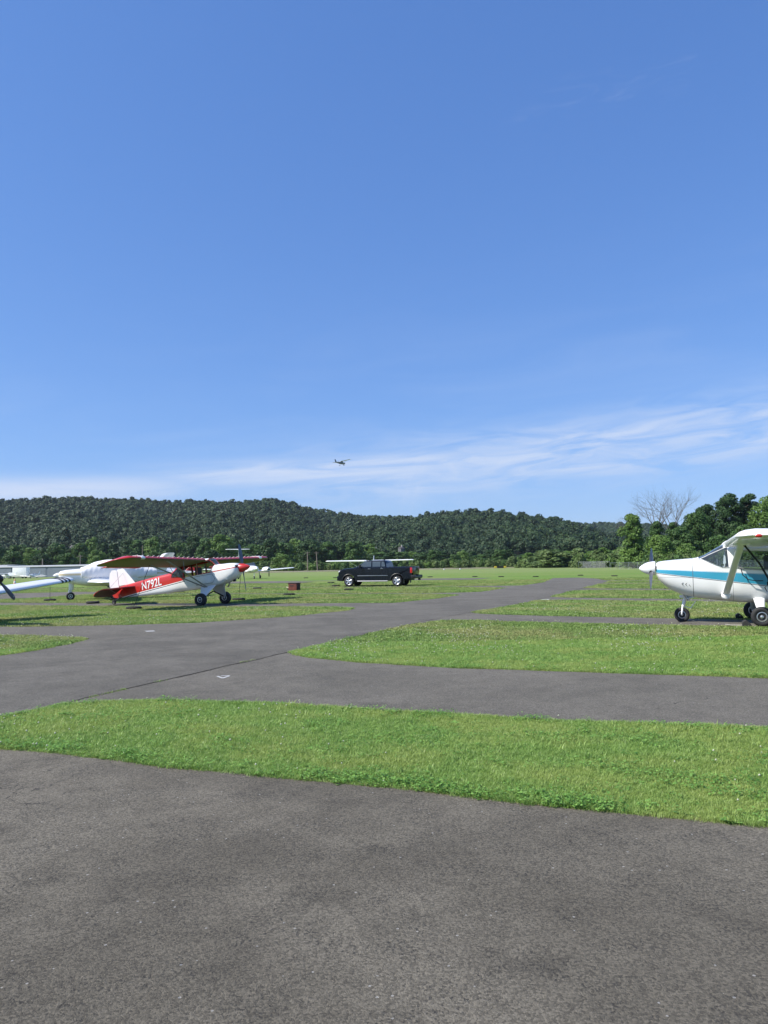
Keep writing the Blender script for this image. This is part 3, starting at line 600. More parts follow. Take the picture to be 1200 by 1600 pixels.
skind = ['olive green shrub', 'dark green shrub', 'pale olive shrub', 'bright green shrub']
smark = [(440, 'under the twin engined aeroplane wing'), (480, 'left of the utility poles'), (520, 'beneath the left wing tip behind the pickup truck'), (560, 'ahead of the pickup truck bonnet'), (600, 'over the pickup truck cab'), (660, 'behind the pickup truck bed'), (700, 'just right of the pickup truck'), (750, 'left of the runway sign'), (800, 'behind the runway sign'), (850, 'right of the runway sign'), (900, 'on the rough slope left of the chain link enclosure'), (950, 'on the rough slope above the chain link enclosure'), (1000, 'on the rough slope left of the vine covered tree'), (1060, 'behind the white spinner'), (1120, 'behind the engine cowling'), (9999, 'behind the cabin at the right edge')]
for i, (px, top, wd, Y) in enumerate(SH):
    k = i % 4 if not 820 < px < 990 else (0, 2, 3)[i % 3]; x, y = at(px, Y); h0 = 880 - 0.01746 * (px - 600); H = max(1.5, EYE - float(tz(x, y)) + (h0 - top) * Y / FPX); rw = wd / 2 * Y / FPX * 1.1
    mk = next(s_ for lim, s_ in smark if px < lim); lab = '%s %s %s' % ('small' if H < 4 else ('large' if H > 7 else 'rounded'), skind[k], mk)
    seen[lab] = seen.get(lab, 0) + 1
    if seen[lab] > 1: lab += ', ' + ('second', 'third', 'fourth', 'fifth', 'sixth', 'seventh', 'eighth')[min(seen[lab] - 2, 6)] + ' such'
    big_ = H > 5; cm_, tm_ = protoTB[k] if big_ else (protoB[k], stemB)
    place_tree('shrub', lab, 'shrub', x, y, cm_, tm_, rw / (7.2 if big_ else 2.6), H / (18 if big_ else 3), float(trg.uniform(0, 6.28)), 'shrubs along the far edge of the field')
# ---------------------------------------------------------------- aircraft and vehicle materials
def paint(name, col, rough=0.28, coat=0.4, var=0.05, **k): return mat(name, col, rough, var=var, vscale=2.0, coat=coat, **k)
M['white'] = paint('white_paint', (0.84, 0.84, 0.83))
M['red'] = paint('red_paint', (0.50, 0.022, 0.016), 0.35)
M['black_rubber'] = mat('black_rubber', (0.022, 0.022, 0.023), 0.75, var=0.3, vscale=12)
M['steel'] = mat('bare_steel', (0.45, 0.45, 0.46), 0.35, 0.9, var=0.15, vscale=8)
M['alu'] = mat('aluminium', (0.60, 0.61, 0.63), 0.35, 0.8, var=0.12, vscale=8)
M['black'] = mat('black_paint', (0.015, 0.015, 0.016), 0.45, var=0.2, vscale=6)
M['interior'] = mat('dark_interior', (0.035, 0.033, 0.032), 0.85, var=0.3, vscale=8)
M['seat'] = mat('seat_cloth', (0.10, 0.09, 0.085), 0.9, var=0.2, vscale=10)
M['grey'] = mat('grey_plastic', (0.22, 0.22, 0.22), 0.6, var=0.15)
M['strap'] = mat('tie_down_strap', (0.02, 0.02, 0.022), 0.85, var=0.2)
M['rope'] = mat('pale_rope', (0.62, 0.58, 0.50), 0.85, var=0.25, vscale=30)
M['cloth'] = mat('white_cover_cloth', (0.80, 0.79, 0.80), 0.85, var=0.06, vscale=2, bump=0.5, bscale=3.5)
M['cream'] = paint('cream_paint', (0.72, 0.63, 0.42))
M['tan'] = paint('tan_paint', (0.62, 0.40, 0.20), 0.4)
M['blueprop'] = mat('propeller_grey', (0.12, 0.14, 0.18), 0.35, 0.5, var=0.15)
def glass(name, tint=(0.75, 0.82, 0.85), alpha=0.55, rough=0.04):
    m = bpy.data.materials.new(name); m.use_nodes = True; t = m.node_tree; b = t.nodes['Principled BSDF']; o = t.nodes['Material Output']
    tr = nd(t, 'ShaderNodeBsdfTransparent'); tr.inputs[0].default_value = (*tint, 1)
    nz = nd(t, 'ShaderNodeTexNoise'); nz.inputs['Scale'].default_value = 3; c = mixc(t, nz.outputs[0], (0.10, 0.13, 0.15), (0.14, 0.17, 0.19))
    t.links.new(c, b.inputs['Base Color']); b.inputs['Roughness'].default_value = rough; b.inputs['Specular IOR Level'].default_value = 1.0; b.inputs['Coat Weight'].default_value = 0.6
    fr = nd(t, 'ShaderNodeFresnel'); fr.inputs[0].default_value = 1.5; f = mth(t, 'ADD', mth(t, 'MULTIPLY', fr.outputs[0], 1.4), 1 - alpha, None, True)
    ms = nd(t, 'ShaderNodeMixShader'); t.links.new(f, ms.inputs[0]); t.links.new(tr.outputs[0], ms.inputs[1]); t.links.new(b.outputs[0], ms.inputs[2]); t.links.new(ms.outputs[0], o.inputs[0]); return m
M['glass'] = glass('plexiglass', alpha=0.80); M['dark_glass'] = glass('tinted_glass', (0.25, 0.28, 0.30), 0.45)
def step(t, a, b): return mth(t, 'GREATER_THAN', a, b)
def livery(name, base, fn, rough=0.28, dirt=0.0):
    """paint scheme: fn(t, x, y, z) returns [(mask socket, colour), ...] in the part's own coordinates"""
    def build(t, tcn, c):
        s = nd(t, 'ShaderNodeSeparateXYZ'); t.links.new(tcn.outputs['Object'], s.inputs[0])
        for m_, col in fn(t, s.outputs[0], s.outputs[1], s.outputs[2]): c = mixc(t, m_, c, col)
        return c
    return mat(name, base, rough, var=0.05 + dirt, vscale=1.6, coat=0.4, build=build)
def band(t, x, z, a0, b0, a1, b1):
    """mask between the two slanted lines z = a0 + b0 x (lower) and z = a1 + b1 x (upper)"""
    lo = mth(t, 'GREATER_THAN', z, mth(t, 'MULTIPLY_ADD', x, b0, a0)); hi = mth(t, 'LESS_THAN', z, mth(t, 'MULTIPLY_ADD', x, b1, a1)); return mth(t, 'MULTIPLY', lo, hi)
# ---------------------------------------------------------------- shape helpers
V3 = Vector
def frame_for(d):
    d = d.normalized(); up = V3((0, 0, 1)) if abs(d.z) < .95 else V3((1, 0, 0)); s = d.cross(up).normalized(); return s, s.cross(d).normalized()
def tube(bm, pts, rad, n=8, flat=1.0, cap=True, side=None):
    """round or flattened tube through pts; rad is one radius or one per point"""
    pts = [V3(p) for p in pts]; rad = rad if isinstance(rad, (list, tuple)) else [rad] * len(pts); rings = []
    for i, p in enumerate(pts):
        d = (pts[min(i + 1, len(pts) - 1)] - pts[max(i - 1, 0)])
        if side is None: s, u = frame_for(d)
        else: s = V3(side); dn = d.normalized(); s = (s - dn * s.dot(dn)).normalized(); u = s.cross(dn)
        rings.append([bm.verts.new(p + s * rad[i] * math.cos(k * 2 * math.pi / n) + u * rad[i] * flat * math.sin(k * 2 * math.pi / n)) for k in range(n)])
    skin(bm, rings, cap)
def skin(bm, rings, cap=True, closed=True, mi=0):
    for a, b in zip(rings, rings[1:]):
        n = len(a)
        for k in range(n if closed else n - 1):
            try: f = bm.faces.new((a[k], a[(k + 1) % n], b[(k + 1) % n], b[k])); f.material_index = mi
            except ValueError: pass
    if cap:
        for r_ in (rings[0], rings[-1]):
            try: bm.faces.new(r_).material_index = mi
            except ValueError: pass
def lathe(bm, prof, origin=(0, 0, 0), axis=(0, 1, 0), n=24, mi=0, cap=True):
    """prof: (distance along axis, radius)"""
    o = V3(origin); ax = V3(axis).normalized(); s, u = frame_for(ax)
    rings = [[bm.verts.new(o + ax * h + (s * math.cos(k * 2 * math.pi / n) + u * math.sin(k * 2 * math.pi / n)) * max(r_, 1e-4)) for k in range(n)] for h, r_ in prof]
    skin(bm, rings, cap, True, mi)
def box(bm, c, s, rot=None, bev=0.0, mi=0):
    r_ = bmesh.ops.create_cube(bm, size=1); vs = r_['verts']; bmesh.ops.scale(bm, vec=s, verts=vs)
    fs = list({f for v in vs for f in v.link_faces})
    for f in fs: f.material_index = mi
    if bev:
        es = list({e for v in vs for e in v.link_edges}); q = bmesh.ops.bevel(bm, geom=es, offset=bev, segments=2, profile=.6, affect='EDGES'); vs = list({v for f in q['faces'] for v in f.verts} | {v for v in vs if v.is_valid})
    if rot: bmesh.ops.rotate(bm, verts=vs, cent=(0, 0, 0), matrix=rot)
    bmesh.ops.translate(bm, verts=vs, vec=V3(c)); return vs
def fixn(bm): bmesh.ops.recalc_face_normals(bm, faces=bm.faces[:])
def part(name, m, parent, fn, ang=40, **k):
    bm = bmesh.new(); fn(bm, **k); fixn(bm); return obj(name, bm, m, parent, ang=ang)
def hermite(xs, ys, x):
    xs = np.array(xs, float); ys = np.array(ys, float); h = np.diff(xs); d = np.diff(ys) / h; m_ = np.zeros(len(xs)); m_[0], m_[-1] = d[0], d[-1]
    for i in range(1, len(xs) - 1): m_[i] = 0 if d[i - 1] * d[i] <= 0 else 2 * d[i - 1] * d[i] / (d[i - 1] + d[i])
    i = np.clip(np.searchsorted(xs, x) - 1, 0, len(xs) - 2); t = (x - xs[i]) / h[i]
    return (2 * t**3 - 3 * t**2 + 1) * ys[i] + (t**3 - 2 * t**2 + t) * h[i] * m_[i] + (-2 * t**3 + 3 * t**2) * ys[i + 1] + (t**3 - t**2) * h[i] * m_[i + 1]
def fuselage(secs, ds=0.07, n=32):
    """secs: (s, z_top, z_bottom, half_width, power) along the nose-tail axis, any order"""
    secs = sorted(secs); X = [q[0] for q in secs]; xs = np.arange(X[0], X[-1], ds).tolist() + [X[-1]]; cols = [hermite(X, [q[k] for q in secs], np.array(xs)) for k in (1, 2, 3, 4)]
    bm = bmesh.new(); rings = []
    for i, x in enumerate(xs):
        zt, zb, hw, p = (c[i] for c in cols); zc, hh = (zt + zb) / 2, (zt - zb) / 2; r_ = []
        for k in range(n):
            a = (k + .5) * 2 * math.pi / n; c, s_ = math.cos(a), math.sin(a); r_.append(bm.verts.new((x, hw * math.copysign(abs(c) ** (2 / p), c), zc + hh * math.copysign(abs(s_) ** (2 / p), s_))))
        rings.append(r_)
    skin(bm, rings); fixn(bm); return bm
def cut_panel(bm, poly, test, axis='y'):
    """cut the outline poly (x, z) or (x, y) through faces passing test and take them out; returns them as a new bmesh"""
    for i in range(len(poly)):
        a, b = poly[i], poly[(i + 1) % len(poly)]; d = (b[0] - a[0], b[1] - a[1])
        if axis == 'y': co = (a[0], 0, a[1]); no = (d[1], 0, -d[0])
        else: co = (a[0], a[1], 0); no = (d[1], -d[0], 0)
        x0 = min(p[0] for p in poly) - .03; x1 = max(p[0] for p in poly) + .03
        fs = [f for f in bm.faces if test(f) and min(v.co.x for v in f.verts) < x1 and max(v.co.x for v in f.verts) > x0]
        g = list({v for f in fs for v in f.verts}) + list({e for f in fs for e in f.edges}) + fs
        bmesh.ops.bisect_plane(bm, geom=g, plane_co=co, plane_no=no, dist=1e-5)
    def ins(p):
        r_ = False; k = len(poly) - 1
        for i in range(len(poly)):
            (xi, yi), (xj, yj) = poly[i], poly[k]
            if ((yi > p[1]) != (yj > p[1])) and p[0] < (xj - xi) * (p[1] - yi) / (yj - yi) + xi: r_ = not r_
            k = i
        return r_
    hit = []
    for f in bm.faces:
        if not test(f): continue
        c = f.calc_center_median()
        if ins((c.x, c.z if axis == 'y' else c.y)): hit.append(f)
    nb = bmesh.new(); mp = {}
    for f in hit:
        for v in f.verts:
            if v not in mp: mp[v] = nb.verts.new(v.co)
        nb.faces.new([mp[v] for v in f.verts])
    bmesh.ops.delete(bm, geom=hit, context='FACES'); return nb
def rim(bm_pane, bm_out, r=0.012, n=5):
    """a thin bead round the open edge of a pane"""
    for e in bm_pane.edges:
        if len(e.link_faces) == 1: tube(bm_out, [e.verts[0].co, e.verts[1].co], r, n, cap=True)
AF = [(1.0, .0), (.95, .012), (.8, .035), (.6, .062), (.4, .082), (.25, .086), (.12, .072), (.05, .05), (.015, .028), (0, 0), (.015, -.018), (.05, -.028), (.15, -.036), (.4, -.038), (.7, -.022), (.95, -.004)]
def wing(bm, root, tip, c0, c1, t0=1.0, t1=1.0, side=1, vertical=False, nst=8, rnd=0.12, twist=0.0):
    """root, tip: leading edge points. chord runs to -x. The tip is rounded off."""
    root, tip = V3(root), V3(tip); rings = []; d = tip - root; L = d.length
    st = [(i / nst, 1.0) for i in range(nst + 1)] + [(1 + rnd * .35 / L * 1.0, .86), (1 + rnd * .75 / L, .60), (1 + rnd / L, .25)]
    for q, k in st:
        tt = min(q, 1); c = (c0 + (c1 - c0) * tt); th = (t0 + (t1 - t0) * tt); o = root + d * q; o = o + V3((-(1 - k) * c * .35, 0, 0)); c *= (k if k == 1 else (.35 + .65 * k)); r_ = []
        for u, h in AF:
            hh = h * c * th * (1 if k == 1 else k * .9); p = V3((-u * c, hh, 0)) if vertical else V3((-u * c, 0, hh)); r_.append(bm.verts.new(o + p))
        rings.append(r_)
    skin(bm, rings)
def wheel(parent, c, R0, wd, hub=.42, rimmat='alu', axis=(0, 1, 0), name='wheel', covers=False):
    """tyre with a rounded shoulder plus a rim with its own hub"""
    w_ = wd / 2
    ty = part('tyre', M['black_rubber'], parent, lambda bm: lathe(bm, [(-w_ * .62, R0 * (hub + .06)), (-w_ * .95, R0 * .62), (-w_, R0 * .78), (-w_ * .82, R0 * .93), (-w_ * .35, R0 * .995), (0, R0), (w_ * .35, R0 * .995), (w_ * .82, R0 * .93), (w_, R0 * .78), (w_ * .95, R0 * .62), (w_ * .62, R0 * (hub + .06))], c, axis, 32), 50)
    def rm(bm):
        for sg in (-1, 1):
            a = V3(axis) * sg; lathe(bm, [(w_ * .60, R0 * (hub + .08)), (w_ * .78, R0 * (hub + .07)), (w_ * .80, R0 * hub), (w_ * .45, R0 * hub * .86), (w_ * .42, R0 * hub * .42), (w_ * .86, R0 * hub * .36), (w_ * .95, R0 * hub * .2), (w_ * .96, .0)], c, a, 24, cap=False)
    rr = part('rim', M[rimmat], ty, rm, 30); ty.name = name; return ty
def prop_blade(bm, L, ang, hub=.09, c=.15, x=0, tw=1.0, z0=0):
    rings = []; ca, sa = math.cos(ang), math.sin(ang)
    for q, ch, tk, pit in ((.06, .35, .95, 65), (.16, .55, .6, 55), (.3, .95, .25, 42), (.5, 1.1, .15, 30), (.7, 1.02, .11, 23), (.88, .85, .08, 18), (.97, .6, .06, 16), (1.0, .25, .05, 16)):
        r_ = q * L; a = R(pit * tw); w_ = c * ch / 2; t_ = c * ch * tk / 2; P = []
        for k in range(8):
            e = k * math.pi / 4; u, v = w_ * math.cos(e), t_ * math.sin(e)
            lx = u * math.sin(a) + v * math.cos(a); ly = u * math.cos(a) - v * math.sin(a); P.append(bm.verts.new((x + lx, ly * ca - r_ * sa, z0 + ly * sa + r_ * ca)))
        rings.append(P)
    skin(bm, rings)
def text_mesh(txt, size, bold=0.012, extr=0.0, shear=0.0, sx=1.0):
    cu = bpy.data.curves.new('t', 'FONT'); cu.body = txt; cu.size = size; cu.offset = bold; cu.shear = shear; cu.align_x = 'LEFT'; cu.space_character = 1.05
    o = bpy.data.objects.new('t', cu); COL.objects.link(o); dg = bpy.context.evaluated_depsgraph_get(); me = bpy.data.meshes.new_from_object(o.evaluated_get(dg)); bpy.data.objects.remove(o); bpy.data.curves.remove(cu)
    me.transform(Matrix.Diagonal((sx, 1, 1, 1))); return me
def outline_tube(bm, pts, r=.006, n=5): tube(bm, list(pts) + [pts[0]], r, n, cap=False)

# ---------------------------------------------------------------- the blue striped high wing aeroplane at the right
def near_highwing():
    A = math.atan2(.36, -.93); o = empty('aeroplane', (8.46, 17.65, 0), A)
    tag(o, 'white high wing aeroplane with a blue side stripe, cut by the right edge', 'aeroplane')
    secs = [(2.13, 1.38, 1.10, .24, 2.2), (2.10, 1.41, 1.02, .34, 2.4), (2.0, 1.435, .90, .41, 2.6), (1.75, 1.46, .72, .47, 2.8), (1.35, 1.49, .58, .50, 3.0), (1.20, 1.51, .56, .51, 3.2), (.62, 1.80, .50, .54, 3.6), (.25, 1.86, .47, .55, 3.8), (-.6, 1.85, .47, .55, 3.8), (-1.1, 1.78, .50, .52, 3.4), (-2.0, 1.52, .66, .36, 2.8), (-3.4, 1.34, .86, .20, 2.4), (-5.0, 1.26, 1.04, .07, 2.2)]
    bm = fuselage(secs, .06, 40)
    def scheme(t, x, y, z):
        blue = band(t, x, z, .890, .13, 1.117, .058); pin = band(t, x, z, .868, .13, .882, .13); pin2 = band(t, x, z, 1.123, .058, 1.131, .058)
        frame = mth(t, 'MULTIPLY', mth(t, 'GREATER_THAN', mth(t, 'PINGPONG', mth(t, 'ADD', x, -1.33), 6.0), 0.0), mth(t, 'LESS_THAN', mth(t, 'ABSOLUTE', mth(t, 'SUBTRACT', x, 1.33)), .006))
        d1 = mth(t, 'MULTIPLY', mth(t, 'LESS_THAN', mth(t, 'ABSOLUTE', mth(t, 'SUBTRACT', x, -.36)), .005), mth(t, 'LESS_THAN', z, 1.6))
        seam = mth(t, 'MULTIPLY', mth(t, 'LESS_THAN', mth(t, 'ABSOLUTE', mth(t, 'SUBTRACT', z, mth(t, 'MULTIPLY_ADD', x, .02, 1.02))), .003), mth(t, 'GREATER_THAN', x, 1.33))
        dr = mth(t, 'MULTIPLY', mth(t, 'LESS_THAN', mth(t, 'ABSOLUTE', mth(t, 'SUBTRACT', x, .50)), .004), mth(t, 'LESS_THAN', z, 1.3))
        return [(seam, (.25, .25, .25)), (dr, (.3, .3, .3)), (blue, (.040, .315, .47)), (pin, (.01, .02, .04)), (pin2, (.18, .40, .50)), (frame, (.12, .12, .12)), (d1, (.10, .10, .11))]
    skinm = livery('white_blue_livery', (.84, .84, .83), scheme, dirt=.03)
    sidef = lambda sg: (lambda f: f.normal.y * sg > .25)
    panes = []
    for sg in (1, -1):
        panes.append(cut_panel(bm, [(1.17, 1.475), (.70, 1.27), (.56, 1.27), (.58, 1.74)], lambda f, sg=sg: f.normal.y * sg > .45 and f.calc_center_median().y * sg > .2))
        panes.append(cut_panel(bm, [(.42, 1.26), (.34, 1.235), (-.36, 1.18), (-.42, 1.24), (-.42, 1.56), (-.36, 1.62), (.30, 1.66), (.42, 1.60)], lambda f, sg=sg: f.normal.y * sg > .25))
        panes.append(cut_panel(bm, [(-.55, 1.24), (-1.0, 1.28), (-1.15, 1.48), (-.95, 1.58), (-.55, 1.60)], lambda f, sg=sg: f.normal.y * sg > .25))
    ws = cut_panel(bm, [(1.20, -.44), (1.20, .44), (.66, .48), (.66, -.48)], lambda f: f.normal.z > .2 and f.calc_center_median().z > 1.45, axis='z')
    rimb = bmesh.new()
    for p in panes: rim(p, rimb, .011)
    rim(ws, rimb, .010)
    body = obj('fuselage', bm, skinm, o)
    obj('window_frame', rimb, M['white'], body)
    for i, p in enumerate(panes): obj('side_window', p, M['glass'], o)
    obj('windscreen', ws, M['glass'], o)
    # sun shield and compass post seen through the windscreen, instrument panel, seats, yoke
    part('instrument_panel', M['interior'], o, lambda bm: (box(bm, (.92, 0, 1.20), (.10, .84, .36), bev=.03), box(bm, (.97, 0, 1.40), (.20, .72, .03), bev=.01)))
    part('glare_shield', M['alu'], o, lambda bm: (box(bm, (.80, .28, 1.40), (.02, .16, .14)), box(bm, (.74, .3, 1.335), (.012, .07, .06), mi=0)))
    part('placard', mat('yellow_placard', (.72, .62, .10), .7), o, lambda bm: box(bm, (.70, .49, 1.33), (.07, .004, .05)))
    for y in (.26, -.26):
        part('seat', M['seat'], o, lambda bm: (box(bm, (.0, y, .95), (.5, .44, .14), bev=.04), box(bm, (-.28, y, 1.25), (.12, .42, .56), Matrix.Rotation(R(-10), 3, 'Y') if 0 else None, bev=.05)))
    part('control_yoke', M['black'], o, lambda bm: (tube(bm, [(.9, .27, 1.22), (.62, .27, 1.22)], .014, 8), outline_tube(bm, [(.62, .27 + .13 * math.cos(a), 1.25 + .10 * math.sin(a)) for a in np.linspace(0, 6.283, 14)[:-1]], .012)))
    part('cabin_floor', M['interior'], o, lambda bm: box(bm, (-.2, 0, .70), (2.2, .9, .04)))
    # cowling details: nose ring joint, cooling inlets, louvres, exhaust
    part('air_inlet', M['black'], o, lambda bm: [box(bm, (2.118, y, 1.26), (.05, .16, .12), bev=.03) for y in (.2, -.2)])
    def chev(bm):
        for i in range(3):
            x = 1.545 - i * .075; zc = .905 - i * .012
            for sg in (1, -1): tube(bm, [(x + .028, .486, zc), (x - .004, .486, zc + .030 * sg)], .0045, 4)
    part('chevron_marks', M['black'], o, chev)
    part('exhaust_pipe', M['steel'], o, lambda bm: tube(bm, [(1.62, .18, .78), (1.50, .19, .62), (1.44, .19, .52)], .032, 10))
    part('cowl_flap', M['white'], o, lambda bm: box(bm, (1.36, 0, .585), (.26, .5, .02), Matrix.Rotation(R(14), 3, 'Y'), bev=.006))
    part('spinner', M['white'], o, lambda bm: lathe(bm, [(0, .168), (.06, .167), (.16, .148), (.25, .112), (.32, .066), (.36, .028), (.375, 0)], (2.15, 0, 1.265), (1, 0, 0), 28))
    def pr(bm):
        for a in (R(57), R(237)): prop_blade(bm, .88, a, c=.15, x=2.24, z0=1.265)
    part('propeller', mat('dull_propeller', (.16, .16, .17), .4, .6, var=.2), o, pr)
    part('blade_root', M['black'], o, lambda bm: [lathe(bm, [(.10, .05), (.172, .045), (.174, .0)], (2.24, 0, 1.265), (0, math.sin(R(57)) * -sg, math.cos(R(57)) * sg), 14) for sg in (1, -1)])
    # wings
    for sg in (1, -1):
        w0 = part('wing', M['white'], o, lambda bm: wing(bm, (.66, .50 * sg, 1.78), (.66, (4.95 if sg > 0 else 4.5) * sg, 1.86 if sg > 0 else 1.66), 1.62, 1.25, 1.25, 1.15, rnd=.28), 60)
        part('aileron', M['white'], w0, lambda bm: wing(bm, (-.58, 2.6 * sg, 1.76), (-.48, 4.5 * sg, 1.80), .34, .28, 1.1, 1.1, rnd=.02), 60)
        part('navigation_light', mat('red_lens', (.5, .03, .02), .2) if sg > 0 else mat('green_lens', (.02, .3, .1), .2), w0, lambda bm: lathe(bm, [(-.05, .012), (-.03, .028), (.02, .03), (.06, .012)], (.32, 5.22 * sg, 1.85), (1, 0, 0), 12))
        st = part('wing_strut', M['white'], o, lambda bm: tube(bm, [(.66, .54 * sg, .66), (.42, 2.65 * sg, 1.79)], (.07), 14, .32, side=(1, 0, 0)), 60)
        part('strut_fairing', M['white'], st, lambda bm: lathe(bm, [(-.03, .02), (0, .10), (.05, .10), (.10, .055)], (.66, .50 * sg, .635), (-.1, .86 * sg, .5), 14))
        part('strut_fairing', M['white'], st, lambda bm: box(bm, (.42, 2.62 * sg, 1.78), (.34, .12, .10), bev=.04))
        g = part('main_gear_leg', M['white'], o, lambda bm: tube(bm, [(-.02, .42 * sg, .58), (-.01, .80 * sg, .40), (0, 1.06 * sg, .245)], [.12, .085, .06], 14, .30, side=(1, 0, 0)), 60)
        wheel(g, (0, 1.13 * sg, .215), .215, .15)
    ng = part('nose_gear_leg', M['white'], o, lambda bm: (tube(bm, [(1.50, 0, .62), (1.57, .0, .36)], [.045, .035], 12), tube(bm, [(1.57, 0, .40), (1.59, .075, .30), (1.60, .075, .18)], .022, 8), tube(bm, [(1.57, 0, .40), (1.59, -.075, .30), (1.60, -.075, .18)], .022, 8), tube(bm, [(1.28, 0, .50), (1.40, 0, .33), (1.53, 0, .36)], .012, 6), box(bm, (1.52, 0, .60), (.24, .12, .07), bev=.02)))
    wheel(ng, (1.60, 0, .172), .175, .12)
    # tail
    part('tail_fin', M['white'], o, lambda bm: wing(bm, (-3.7, 0, 1.30), (-4.75, 0, 2.55), 1.25, .75, 1, 1, vertical=True))
    for sg in (1, -1): part('tailplane', M['white'], o, lambda bm: wing(bm, (-4.15, .05 * sg, 1.18), (-4.35, 1.65 * sg, 1.2), 1.0, .68))
    part('tail_stripe', paint('blue_paint', (.040, .315, .47)), o, lambda bm: box(bm, (-4.55, 0, 1.8), (.5, .115, .06)))
    part('air_vent', M['white'], o, lambda bm: lathe(bm, [(-.05, .03), (0, .045), (.06, .035)], (.60, .92, 1.765), (1, 0, 0), 12))
    part('door_handle', M['steel'], o, lambda bm: box(bm, (-.30, .565, 1.06), (.12, .02, .03), bev=.006))
    part('fuel_drain', M['steel'], o, lambda bm: tube(bm, [(-.2, .3, .48), (-.2, .3, .43)], .012, 6))
    # open window stay and air hose beside the door
    part('door_stay', M['grey'], o, lambda bm: (tube(bm, [(.42, .57, 1.30), (.30, .575, 1.245), (-.36, .575, 1.205)], .012, 6),))
    return o
near_highwing()
def l2w(o, p): return o.matrix_world @ V3(p)
def W(x, y, rz, p): return Matrix.Translation((x, y, 0)) @ Matrix.Rotation(rz, 4, 'Z') @ V3(p)
A1_ = math.atan2(.36, -.93); c_ = lambda p: W(8.46, 17.65, A1_, p)
# tie-down strap from the strut top and a pale rope to the ground, chocks, gust straps
st = part('tie_down_strap', M['strap'], None, lambda bm: tube(bm, [c_((.42, 2.6, 1.80)), c_((.10, 2.45, 1.36)), c_((-.05, 2.35, 1.06)), c_((-.06, 2.33, .98))], .020, 8))
tag(st, 'black strap hanging from the wing strut of the blue striped aeroplane to a knotted rope', 'strap')
part('knot', M['strap'], st, lambda bm: (lathe(bm, [(-.05, .01), (-.03, .04), (.03, .04), (.05, .01)], c_((-.06, 2.33, .96)), (0, 0, 1), 10), tube(bm, [c_((-.05, 2.33, .96)), c_((.02, 2.33, .88)), c_((-.02, 2.33, .80))], .010, 6)))
tag(part('tie_down_rope', M['rope'], None, lambda bm: (tube(bm, [c_((-.05, 2.33, 1.06)), c_((-.16, 2.3, .72)), c_((-.62, 2.2, .01))], .012, 8), tube(bm, [c_((-.06, 2.30, 1.0)), c_((-.20, 2.27, .68)), c_((-.68, 2.2, .01))], .010, 8))), 'pale doubled rope running down behind the near main wheel at the right edge', 'rope')
tag(part('cable', M['black'], None, lambda bm: tube(bm, [c_((.33, .62, 1.24)), c_((.30, .64, 1.10)), c_((.20, .66, 1.0)), c_((.05, .66, .97)), c_((-.10, .64, .97))], .011, 6)), 'thin black cable looping down the blue stripe below the door window', 'cable')
M['chock'] = mat('chock_rubber', (.035, .034, .033), .85, var=.35, vscale=10)
def chock(x, y, rz, label, sx=1, rope=True):
    e = empty('wheel_chock', (x, y, .004), rz); tag(e, label, 'chock')
    def wd(bm):
        v = [(-.09, -.16, 0), (.09, -.16, 0), (.07, -.16, .07), (-.02, -.16, .14), (-.09, -.16, .10)]; a = [bm.verts.new(V3(p) * sx) for p in v]; b = [bm.verts.new(V3((p[0], .16, p[2])) * sx) for p in v]; skin(bm, [a, b])
        bmesh.ops.bevel(bm, geom=bm.edges[:], offset=.008, segments=2, affect='EDGES')
    part('wedge', M['chock'], e, wd)
    if rope: part('cord', M['rope'], e, lambda bm: tube(bm, [(.0, .17, .05), (-.1, .20, .012), (-.3, .17, .012), (-.42, .17, .03)], .008, 6))
    return e
q = c_((.30, 1.13, 0)); chock(q.x, q.y, A1_ + math.pi, 'black chock with a cord before the near main wheel of the blue striped aeroplane')
q = c_((-.32, 1.13, 0)); chock(q.x, q.y, A1_, 'black rubber chock behind the near main wheel at the right edge')
q = c_((.30, -1.13, 0)); chock(q.x, q.y, A1_ + math.pi, 'dark chock in front of the far main wheel of the blue striped aeroplane', rope=False)

